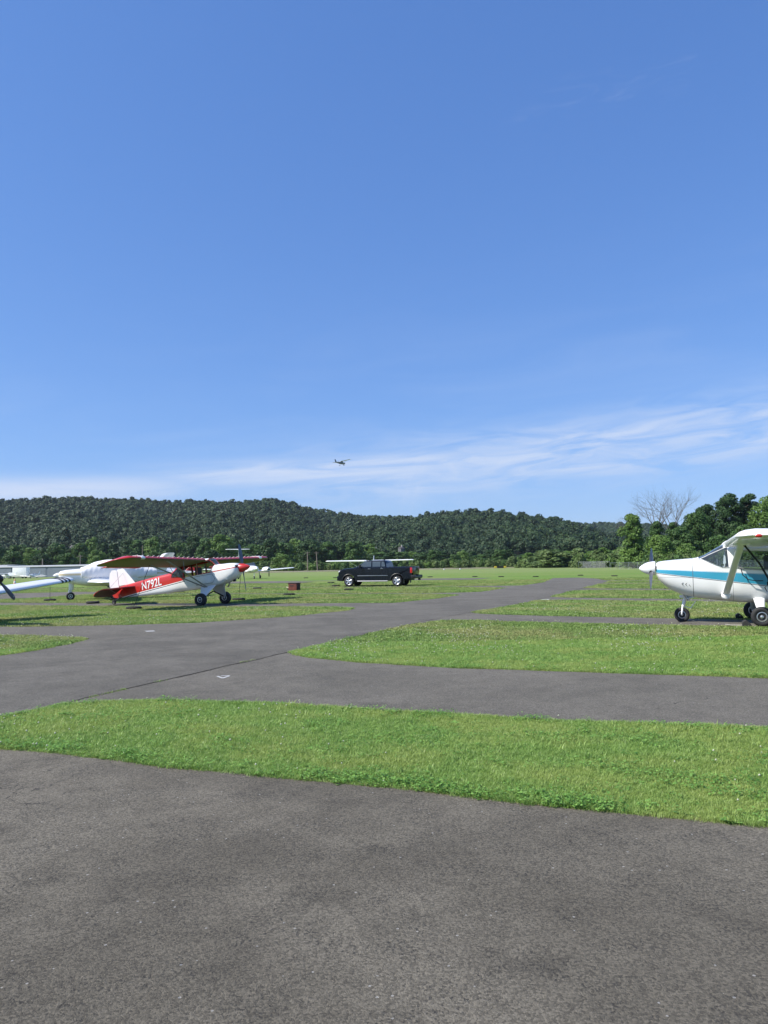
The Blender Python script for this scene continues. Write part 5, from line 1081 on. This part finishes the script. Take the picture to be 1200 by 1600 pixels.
# ---------------------------------------------------------------- pickup truck
def pickup():
    A = R(180 - 18); a = V3((math.cos(A), math.sin(A), 0)); l = V3((-math.sin(A), math.cos(A), 0)); g = gp(620.8, 916.2); c = g - l * .90 + a * 1.69
    o = empty('pickup_truck', (c.x, c.y, -.2), A); tag(o, 'dark blue-black pickup truck with silver wheels parked on the grass', 'truck')
    BP = paint('dark_blue_paint', (.004, .006, .012), .16, .0); CH = M['steel']; hw = .98; fx, rx_ = 2.05, -1.69
    def arch(cx, r_=.52, n=11): return [(cx + r_ * math.cos(t), .40 + r_ * math.sin(t)) for t in np.linspace(0, math.pi, n)]
    P_ = [(-2.80, .60), (-2.83, 1.34), (-2.80, 1.41), (-1.06, 1.41), (1.46, 1.42), (1.70, 1.40), (2.45, 1.33), (2.72, 1.24), (2.86, 1.05), (2.90, .62), (2.80, .42), (fx + .52, .42)] + arch(fx)[1:-1] + [(fx - .52, .42), (rx_ + .52, .42)] + arch(rx_)[1:-1] + [(rx_ - .52, .50)]
    def body(bm):
        rings = []
        for y, ins in ((hw - .02, .02), (hw, .0), (hw, .0), (hw - .02, .02)):
            pass
        n = len(P_)
        def ring(y, k): 
            out_ = []
            for x, z in P_:
                f_ = 1 if z > 1.2 else 0
                out_.append(bm.verts.new((x, y, z - k * f_)))
            return out_
        R_ = [ring(-hw, .07), ring(-hw + .05, .015), ring(-hw + .14, 0), ring(hw - .14, 0), ring(hw - .05, .015), ring(hw, .07)]
        skin(bm, R_, cap=True)
        bmesh.ops.triangulate(bm, faces=[f for f in bm.faces if len(f.verts) > 4])
    bb = bmesh.new(); body(bb); fixn(bb); obj('body', bb, BP, o, sm=False)
    # cab: pillars and roof with the glass let in
    def cabm():
        bm = bmesh.new(); st = [(1.62, -.90, .93, 1.36), (1.52, -.88, .93, 1.44), (1.22, -.84, .90, 1.62), (.92, -.78, .86, 1.80), (.70, -.70, .80, 1.90), (.40, -.54, .66, 1.935)]; rings = []
        for xf, xr, hy, z in st:
            c_ = .06; rings.append([bm.verts.new(p) for p in ((xf - c_, hy, z), (xf, hy - c_ * 2, z), (xf, -hy + c_ * 2, z), (xf - c_, -hy, z), (xr + c_, -hy, z), (xr, -hy + c_, z), (xr, hy - c_, z), (xr + c_, hy, z))])
        skin(bm, rings); fixn(bm); return bm
    bm = cabm(); panes = []
    for sg in (1, -1):
        t = (lambda sg: lambda f: f.normal.y * sg > .5)(sg)
        panes.append(('side_window', cut_panel(bm, [(1.36, 1.46), (.30, 1.46), (.30, 1.83), (.76, 1.83)], t))); panes.append(('side_window', cut_panel(bm, [(.20, 1.46), (-.42, 1.46), (-.42, 1.83), (.20, 1.83)], t)))
        panes.append(('side_window', cut_panel(bm, [(-.50, 1.46), (-.80, 1.47), (-.70, 1.80), (-.50, 1.83)], t)))
    panes.append(('windscreen', cut_panel(bm, [(1.50, -.76), (1.50, .76), (.78, .68), (.78, -.68)], lambda f: f.normal.x > .35, axis='z')))
    obj('cab', bm, BP, o)
    for nm, p in panes: obj(nm, p, M['dark_glass'], o)
    part('cabin_interior', M['interior'], o, lambda bm: [box(bm, (x, y, 1.35), (.16, .5, .5), bev=.05) for x in (.1, -.7) for y in (.42, -.42)] + [box(bm, (1.2, 0, 1.3), (.3, 1.7, .16), bev=.04)])
    part('bed_liner', M['black'], o, lambda bm: box(bm, (-1.88, 0, 1.426), (1.7, 1.6, .02)))
    part('tailgate', BP, o, lambda bm: (box(bm, (-2.85, 0, 1.08), (.03, 1.5, .56), bev=.02), box(bm, (-2.87, 0, 1.40), (.06, 1.6, .05), bev=.02)))
    def bars(bm):
        box(bm, (-2.98, 0, .66), (.22, 1.9, .20), bev=.05)
        box(bm, (-2.92, .86, .70), (.36, .28, .22), bev=.05); box(bm, (-2.92, -.86, .70), (.36, .28, .22), bev=.05)
    part('rear_bumper', M['black'], o, bars); part('tow_hitch', M['black'], o, lambda bm: box(bm, (-3.12, 0, .50), (.18, .12, .14), bev=.02))
    part('front_bumper', BP, o, lambda bm: box(bm, (2.92, 0, .62), (.20, 1.86, .34), bev=.07)); part('grille', CH, o, lambda bm: box(bm, (2.90, 0, .98), (.05, 1.1, .28), bev=.03))
    for sg in (1, -1):
        part('tail_light', mat('tail_lens', (.55, .01, .015), .2, var=.1, coat=.8), o, lambda bm: box(bm, (-2.78, .91 * sg, 1.16), (.16, .17, .40), bev=.03))
        part('headlight', mat('headlight_lens', (.75, .76, .78), .15, var=.1, coat=1), o, lambda bm: box(bm, (2.74, .80 * sg, 1.10), (.26, .34, .17), bev=.05))
        part('door_mirror', M['black'], o, lambda bm: (box(bm, (1.12, 1.10 * sg, 1.50), (.12, .22, .26), bev=.04), box(bm, (1.15, .98 * sg, 1.42), (.06, .16, .05))))
        for x in (.42, -.55): part('door_handle', CH, o, lambda bm: box(bm, (x, 1.0 * sg, 1.30), (.20, .035, .035), bev=.01))
        part('trim_strip', CH, o, lambda bm: box(bm, (.18, .985 * sg, .80), (2.35, .03, .045), bev=.01)); part('running_board', CH, o, lambda bm: tube(bm, [(1.35, 1.02 * sg, .40), (-1.0, 1.02 * sg, .40)], .045, 10))
        part('door_gap', M['black'], o, lambda bm: [tube(bm, pts, .007, 4) for pts in ([(1.30, .983 * sg, .55), (1.30, .985 * sg, 1.40)], [(.29, .983 * sg, .50), (.29, .985 * sg, 1.42)], [(-.50, .983 * sg, .50), (-.50, .985 * sg, 1.42)], [(-.94, .983 * sg, .5), (-.94, .985 * sg, 1.40)])])
        part('wheel_arch', M['black'], o, lambda bm: [tube(bm, [(cx + .53 * math.cos(t), .97 * sg, .40 + .53 * math.sin(t)) for t in np.linspace(0, math.pi, 13)], .028, 6) for cx in (fx, rx_)])
        part('mud_flap', M['black'], o, lambda bm: box(bm, (rx_ - .50, .86 * sg, .38), (.03, .28, .34)))
        for cx in (fx, rx_):
            ty = wheel(o, (cx, .86 * sg, .40), .40, .27, .62, 'black')
            def spokes(bm, cx=cx, sg=sg):
                y = .86 * sg + .105 * sg; lathe(bm, [(0, .07), (.03, .06), (.035, 0)], (cx, y, .40), (0, sg, 0), 14); lathe(bm, [(-.02, .235), (.02, .262), (.028, .25), (.01, .225)], (cx, y, .40), (0, sg, 0), 28, cap=False)
                for k in range(5): t = R(90 + 72 * k); tube(bm, [(cx + .05 * math.cos(t), y + .01 * sg, .40 + .05 * math.sin(t)), (cx + .245 * math.cos(t), y + .005 * sg, .40 + .245 * math.sin(t))], [.055, .062], 8, .3, side=(0, 1, 0) if 0 else (-math.sin(t), 0, math.cos(t)))
            part('wheel_spokes', M['alu'], ty, spokes)
    part('fuel_cap', M['steel'], o, lambda bm: lathe(bm, [(0, .03), (.02, .03)], (-.52, .99, 1.36), (0, 1, 0), 10))
    part('underbody', M['black'], o, lambda bm: box(bm, (0, 0, .52), (5.2, 1.1, .22)))
    part('roof_aerial', M['black'], o, lambda bm: box(bm, (-.45, 0, 1.95), (.14, .05, .06), bev=.015))
    return o
pickup()
# ---------------------------------------------------------------- small things on the field
M['rust'] = mat('rust_red_metal', (.15, .035, .022), .7, var=.4, vscale=5); M['rust_dark'] = mat('dark_brown_metal', (.05, .022, .016), .75, var=.3, vscale=5)
g = gp(460, 923.2); o = empty('steel_box', (g.x, g.y, g.z), R(-24)); tag(o, 'rusty red metal box standing in the grass left of the pickup truck', 'box')
part('box_body', M['rust'], o, lambda bm: box(bm, (0, 0, .24), (.62, .50, .48), bev=.02)); part('lid', M['rust_dark'], o, lambda bm: box(bm, (0, 0, .50), (.68, .56, .06), bev=.015)); part('opening', M['black'], o, lambda bm: box(bm, (-.06, -.256, .34), (.30, .012, .06)))
part('side_panel', M['rust_dark'], o, lambda bm: box(bm, (.316, 0, .24), (.012, .42, .40), bev=.004)); part('pipe_stub', M['cream'], o, lambda bm: tube(bm, [(-.30, -.1, .20), (-.52, -.14, .24)], .035, 8))
M['tyre'] = mat('old_tyre', (.022, .021, .020), .9, var=.4, vscale=8, bump=.4, bscale=18)
def tyre_shape(bm): 
    n = 28; m_ = 10; rings = []
    for i in range(n):
        a = i * 2 * math.pi / n; rings.append([bm.verts.new(((.235 + .085 * math.cos(b)) * math.cos(a), (.235 + .085 * math.cos(b)) * math.sin(a), .075 + .072 * math.sin(b) * (1.0 if abs(math.sin(b)) < .9 else .95))) for b in np.linspace(0, 2 * math.pi, m_, endpoint=False)])
    for i in range(n):
        A_, B_ = rings[i], rings[(i + 1) % n]
        for k in range(m_): bm.faces.new((A_[k], A_[(k + 1) % m_], B_[(k + 1) % m_], B_[k]))
TY = [(145, 943.5, 'left of the tail wheel of the red aeroplane'), (209, 952.5, 'below the white letters of the red aeroplane'), (373, 938.5, 'under the far wing of the red aeroplane'), (452, 930.5, 'just below the rusty red box'), (456, 922, 'touching the left side of the rusty red box'), (402, 920.5, 'left of the rusty red box'), (478, 903.5, 'between the twin engined aeroplane and the pickup truck'), (524, 903.2, 'left of the pickup truck nose, farther row'), (517, 911.3, 'left of the pickup truck front wheel'), (525, 916.4, 'just ahead of the pickup truck front wheel'), (545, 922.5, 'below the front wheel of the pickup truck'), (672, 902, 'right of the pickup truck tailgate'), (742, 901.5, 'on the grass between pickup truck and taxiway end'), (783, 901.6, 'left of the taxiway end'), (837, 901.5, 'at the left end of the taxiway head'), (907, 899.5, 'beyond the taxiway head'), (960, 900.5, 'on the grass left of the white spinner'), (110, 934, 'x'), (78, 939.5, 'under the wing tie-down left of the covered aeroplane'), (458, 892.7, 'far off near the runway edge'), (31, 913.5, 'beside the orange cone')]
tyb = bmesh.new(); tyre_shape(tyb); fixn(tyb); tyo = obj('tie_down_anchor', tyb, M['tyre']); first = True
for px, py, lab in TY:
    if lab == 'x': continue
    g = gp(px, py); t_ = tyo if first else tyo.copy()
    if not first: COL.objects.link(t_)
    first = False; t_.location = (g.x, g.y, g.z + .012); k = 1.0; t_.scale = (k, k, .8 if py > 910 else .65); t_.rotation_euler = (0, 0, px)
    tag(t_, 'black tie-down tyre lying ' + lab, 'tyre', 'tyres marking the tie-down points')
def rope(p0, px, py, lab, r_=.010):
    g = gp(px, py); tag(part('tie_down_rope', M['strap'], None, lambda bm: tube(bm, [p0, (V3(p0) + V3((g.x, g.y, g.z + .1))) / 2 + V3((0, 0, -.03)), (g.x, g.y, g.z + .08)], r_, 6)), lab, 'rope', 'ropes from the wings to the tie-down points')
def cubp(p):
    far = V3((math.sin(R(21)), math.cos(R(21)), 0)); c = V3((-7.89, 33.02, -.2)) + far * .95; T = Matrix.Translation((0, 0, .30)) @ Matrix.Rotation(R(-7.2), 4, 'Y') @ Matrix.Translation((0, 0, -.30))
    return Matrix.Translation(c) @ Matrix.Rotation(R(-21), 4, 'Z') @ T @ V3(p)
rope(cubp((-.9, -2.9, 1.98)), 209, 951, 'dark rope from the near wing of the red aeroplane across its white letters')
rope(cubp((-.1, 2.9, 1.98)), 373, 937, 'dark rope from the far wing of the red aeroplane beside its propeller')
rope(cubp((-4.9, 0, 1.02)), 145, 943, 'dark rope lying from the tail of the red aeroplane to a tyre')
g = gp(78, 938); rope((g.x, g.y, .92), 78, 938.5, 'thin dark rope hanging from the far wing tip of the covered aeroplane')
# ---------------------------------------------------------------- hangar, box body, cone, poles, fences, signs, house
def corrug(name, col): 
    m = mat(name, col, .6, var=.12, vscale=.3, bump=0); return m
M['hwall'] = corrug('blue_grey_cladding', (.13, .16, .20)); M['hroof'] = corrug('pale_metal_roof', (.48, .49, .50))
def hangar(name, a, b, depth, H, lab, nd_):
    a = V3(a); b = V3(b); L = (b - a).length; rz = math.atan2(b.y - a.y, b.x - a.x); z = float(tz(a.x, a.y)); o = empty(name, (a.x, a.y, z - .1), rz); tag(o, lab, 'hangar', 'hangars at the left')
    part('wall', M['hwall'], o, lambda bm: (box(bm, (L / 2, .1, H / 2), (L, .2, H)), box(bm, (L / 2, depth - .1, H / 2), (L, .2, H)), box(bm, (.1, depth / 2, H / 2), (.2, depth - .41, H)), box(bm, (L - .1, depth / 2, H / 2), (.2, depth - .41, H))))
    def rf(bm):
        pts = [(-.4, H), (depth / 2, H + .3), (depth + .4, H)]; r0 = [bm.verts.new((-.3, y, z_)) for y, z_ in pts + [(depth + .4, H - .38), (-.4, H - .38)]]; r1 = [bm.verts.new((L + .3, y, z_)) for y, z_ in pts + [(depth + .4, H - .38), (-.4, H - .38)]]; skin(bm, [r0, r1])
    part('roof', M['hroof'], o, rf)
    for i in range(nd_):
        w_ = L / nd_; d = part('sliding_door', mat('door_cladding', (.155, .185, .225), .6, var=.15, vscale=.5), o, lambda bm: box(bm, (w_ * (i + .5), -.06, H * .44), (w_ * .94, .10, H * .86)))
        part('door_rail', M['grey'], d, lambda bm: box(bm, (w_ * (i + .5), -.10, H * .885), (w_ * .98, .06, .10)))
ha = gp(0, 905); hangar('hangar', (-255, 352, 0), (-104, 303, 0), 14, 4.7, 'long low blue-grey hangar with a white roof edge at the left', 9)
hangar('hangar', (-235, 400, 0), (-190, 388, 0), 14, 5.6, 'farther pale roofed hangar showing as a strip above the left one', 5)
g = gp(29, 903.8); o = empty('box_truck', (g.x, g.y, g.z), R(172)); tag(o, 'white box truck parked in front of the long low hangar', 'truck')
part('cargo_box', M['white'], o, lambda bm: box(bm, (-1, 0, 2.35), (5.6, 2.3, 3.4), bev=.06)); part('cab', M['white'], o, lambda bm: box(bm, (2.75, 0, 1.35), (1.8, 2.0, 1.7), bev=.25)); part('windscreen', M['dark_glass'], o, lambda bm: box(bm, (3.62, 0, 1.7), (.10, 1.7, .65), bev=.03))
part('chassis', M['black'], o, lambda bm: box(bm, (0, 0, .55), (6.6, 1.0, .18)))
for x in (2.6, -2.3):
    for sg in (1, -1): wheel(o, (x, .95 * sg, .42), .42, .26, .5, 'grey')
g = gp(23, 915.5); o = empty('traffic_cone', tuple(g)); tag(o, 'pale orange traffic cone standing in the grass behind the left wing', 'cone'); cm_ = mat('faded_orange', (.75, .30, .22), .6)
part('cone_body', cm_, o, lambda bm: lathe(bm, [(0.03, .19), (.72, .035), (.74, 0)], (0, 0, 0), (0, 0, 1), 20)); part('cone_base', M['black'], o, lambda bm: box(bm, (0, 0, .02), (.45, .45, .04), bev=.01)); part('reflective_band', M['white'], o, lambda bm: lathe(bm, [(.34, .127), (.50, .091)], (0, 0, 0), (0, 0, 1), 20, cap=False))
M['pole'] = mat('weathered_wood', (.24, .20, .16), .9, var=.3, vscale=3)
def pole(px, top, Y, lab, arm=True, lean=0):
    x, y = at(px, Y); h0 = 880 - .01746 * (px - 600); H = EYE - float(tz(x, y)) + (h0 - top) * Y / FPX; o = empty('utility_pole', (x, y, float(tz(x, y)))); tag(o, lab, 'pole', 'utility poles along the foot of the hills')
    part('pole', M['pole'], o, lambda bm: tube(bm, [(0, 0, -.2), (lean * H, 0, H)], [.30, .2], 8))
    if arm: part('crossarm', M['pole'], o, lambda bm: (box(bm, (lean * H, -.15, H - .7), (2.4, .12, .16)), [lathe(bm, [(0, .05), (.22, .06), (.24, 0)], (lean * H + x_, -.15, H - .62), (0, 0, 1), 8) for x_ in (-1.05, -.6, .6, 1.05)]))
for a_ in ((66, 873, 330, 'short utility pole above the left hangar roof', False, 0), (125, 867, 340, 'utility pole with a crossarm above the covered aeroplane', True, 0), (222, 852, 420, 'slim utility pole above the near wing of the red aeroplane', False, 0), (479.5, 862, 400, 'left one of the pair of utility poles left of the pickup truck', True, 0), (495, 862, 400, 'right leaning one of the pair of utility poles left of the pickup truck', True, -.06)): pole(*a_)
def fence(p0, p1, H, n, lab, mesh_m, wr=.013):
    p0, p1 = V3(p0), V3(p1); L = (p1 - p0).length; o = empty('chain_link_fence', (p0.x, p0.y, float(tz(p0.x, p0.y))), math.atan2(p1.y - p0.y, p1.x - p0.x)); tag(o, lab, 'fence')
    for i in range(n + 1): part('post', M['alu'], o, lambda bm: tube(bm, [(L * i / n, 0, -.1), (L * i / n, 0, H + .05)], .04, 6))
    part('rail', M['alu'], o, lambda bm: tube(bm, [(0, 0, H), (L, 0, H)], .03, 6))
    def wires(bm):
        st = .35
        for k in range(int((L + H) / st)):
            for sg in (1, -1):
                x0 = k * st; z0, z1 = (0, H); xa, xb = (x0 - H, x0) if sg > 0 else (x0, x0 - H)
                q0, q1 = V3((xa, 0, z0)), V3((xb, 0, z1))
                lo, hi = min(xa, xb), max(xa, xb)
                if lo < 0 or hi > L: continue
                tube(bm, [q0, q1], wr, 3, cap=False)
    part('chain_link', mesh_m, o, wires)
wm = mat('galvanised_wire', (.42, .43, .42), .6, .4, var=.1)
a_ = at(902, 300); b_ = at(950, 296); fence((*a_, 0), (*b_, 0), 2.5, 6, 'chain link enclosure on the field edge left of the vine covered tree', wm, .035)
a_ = at(952, 240); b_ = at(1330, 228); fence((*a_, 0), (*b_, 0), 2.2, 26, 'long chain link fence below the tall trees behind the white spinner', wm)
# runway signs and lights
g = V3((*at(780, 352), 0)); g.z = float(tz(g.x, g.y)); o = empty('runway_sign', tuple(g), R(4)); tag(o, 'low black runway sign with yellow end panels far across the field', 'sign')
part('sign_panel', M['black'], o, lambda bm: box(bm, (0, 0, .62), (3.0, .14, .9), bev=.02)); ym = mat('sign_yellow', (.75, .55, .05), .5)
for x_ in (-2.3, 2.1): part('end_panel', ym, o, lambda bm: box(bm, (x_, 0, .62), (1.2, .14, .9), bev=.02))
part('sign_leg', M['grey'], o, lambda bm: [box(bm, (x_, 0, .08), (.06, .06, .2)) for x_ in (-2.4, -1, 1, 2.3)])
for px, lab in ((692, 'white runway edge marker left of the two near the dry verge'), (717, 'white runway edge marker right of the two near the dry verge')):
    g = V3((*at(px, 330), 0)); g.z = float(tz(g.x, g.y)); o = empty('runway_marker', tuple(g)); tag(o, lab, 'marker'); part('marker_body', M['white'], o, lambda bm: lathe(bm, [(0, .25), (.5, .22), (.55, 0)], (0, 0, 0), (0, 0, 1), 12)); part('marker_base', M['grey'], o, lambda bm: lathe(bm, [(-.02, .4), (.05, .4)], (0, 0, 0), (0, 0, 1), 12))
def house(px, py, Y, w_, H, lab, rz=0):
    d = CR @ V3(((px - 600) / FPX, (800 - py) / FPX, -1)); d = d * (Y / math.hypot(d.x, d.y)); o = empty('house', (d.x, d.y, EYE + d.z), R(rz)); tag(o, lab, 'house', 'houses among the trees on the hills')
    hm_ = mat('house_siding', (.14, .14, .14), .7); part('wall', hm_, o, lambda bm: box(bm, (0, 0, H / 2 - 1.5), (w_, w_ * .7, H + 3)))
    def rf(bm):
        r0 = [bm.verts.new((-w_ * .54, y, z_)) for y, z_ in ((-w_ * .42, H), (0, H + w_ * .28), (w_ * .42, H))]; r1 = [bm.verts.new((w_ * .54, y, z_)) for y, z_ in ((-w_ * .42, H), (0, H + w_ * .28), (w_ * .42, H))]; skin(bm, [r0, r1])
    rr = part('roof', mat('shingles', (.11, .10, .10), .8), o, rf); part('chimney', mat('brick', (.3, .28, .25), .8), rr, lambda bm: box(bm, (w_ * .2, 0, H + w_ * .3), (1, 1, 2.4)))
    part('window', M['dark_glass'], o, lambda bm: [box(bm, (x_ * w_, -w_ * .352, H * .55), (w_ * .12, .04, H * .3)) for x_ in (-.3, 0, .3)])
house(580, 866, 545, 7.5, 3, 'grey house with a pale chimney among trees above the pickup truck cab', 12); house(627, 861, 560, 4, 2, 'small gabled house among trees above the pickup truck bed', 50); house(118, 860, 575, 6, 2, 'grey house roof among the trees above the covered aeroplane', -8)

# ---------------------------------------------------------------- summer haze: one closed box of even air round the whole scene
hm = bpy.data.materials.new('haze'); hm.use_nodes = True; ht = hm.node_tree; ht.nodes.clear()
ho = nd(ht, 'ShaderNodeOutputMaterial'); hv = nd(ht, 'ShaderNodeVolumePrincipled'); hv.inputs['Color'].default_value = (0.80, 0.88, 1.0, 1); hv.inputs['Density'].default_value = 0.000045; hv.inputs['Anisotropy'].default_value = 0.2
ht.links.new(hv.outputs[0], ho.inputs['Volume'])
bm = bmesh.new(); bmesh.ops.create_cube(bm, size=1)
bmesh.ops.scale(bm, vec=(9200, 6600, 320), verts=bm.verts[:]); bmesh.ops.translate(bm, vec=(0, 1300, 148), verts=bm.verts[:])
tag(obj('haze', bm, hm, sm=False), 'thin blue summer haze in the air before the hills', 'haze', kind='stuff')
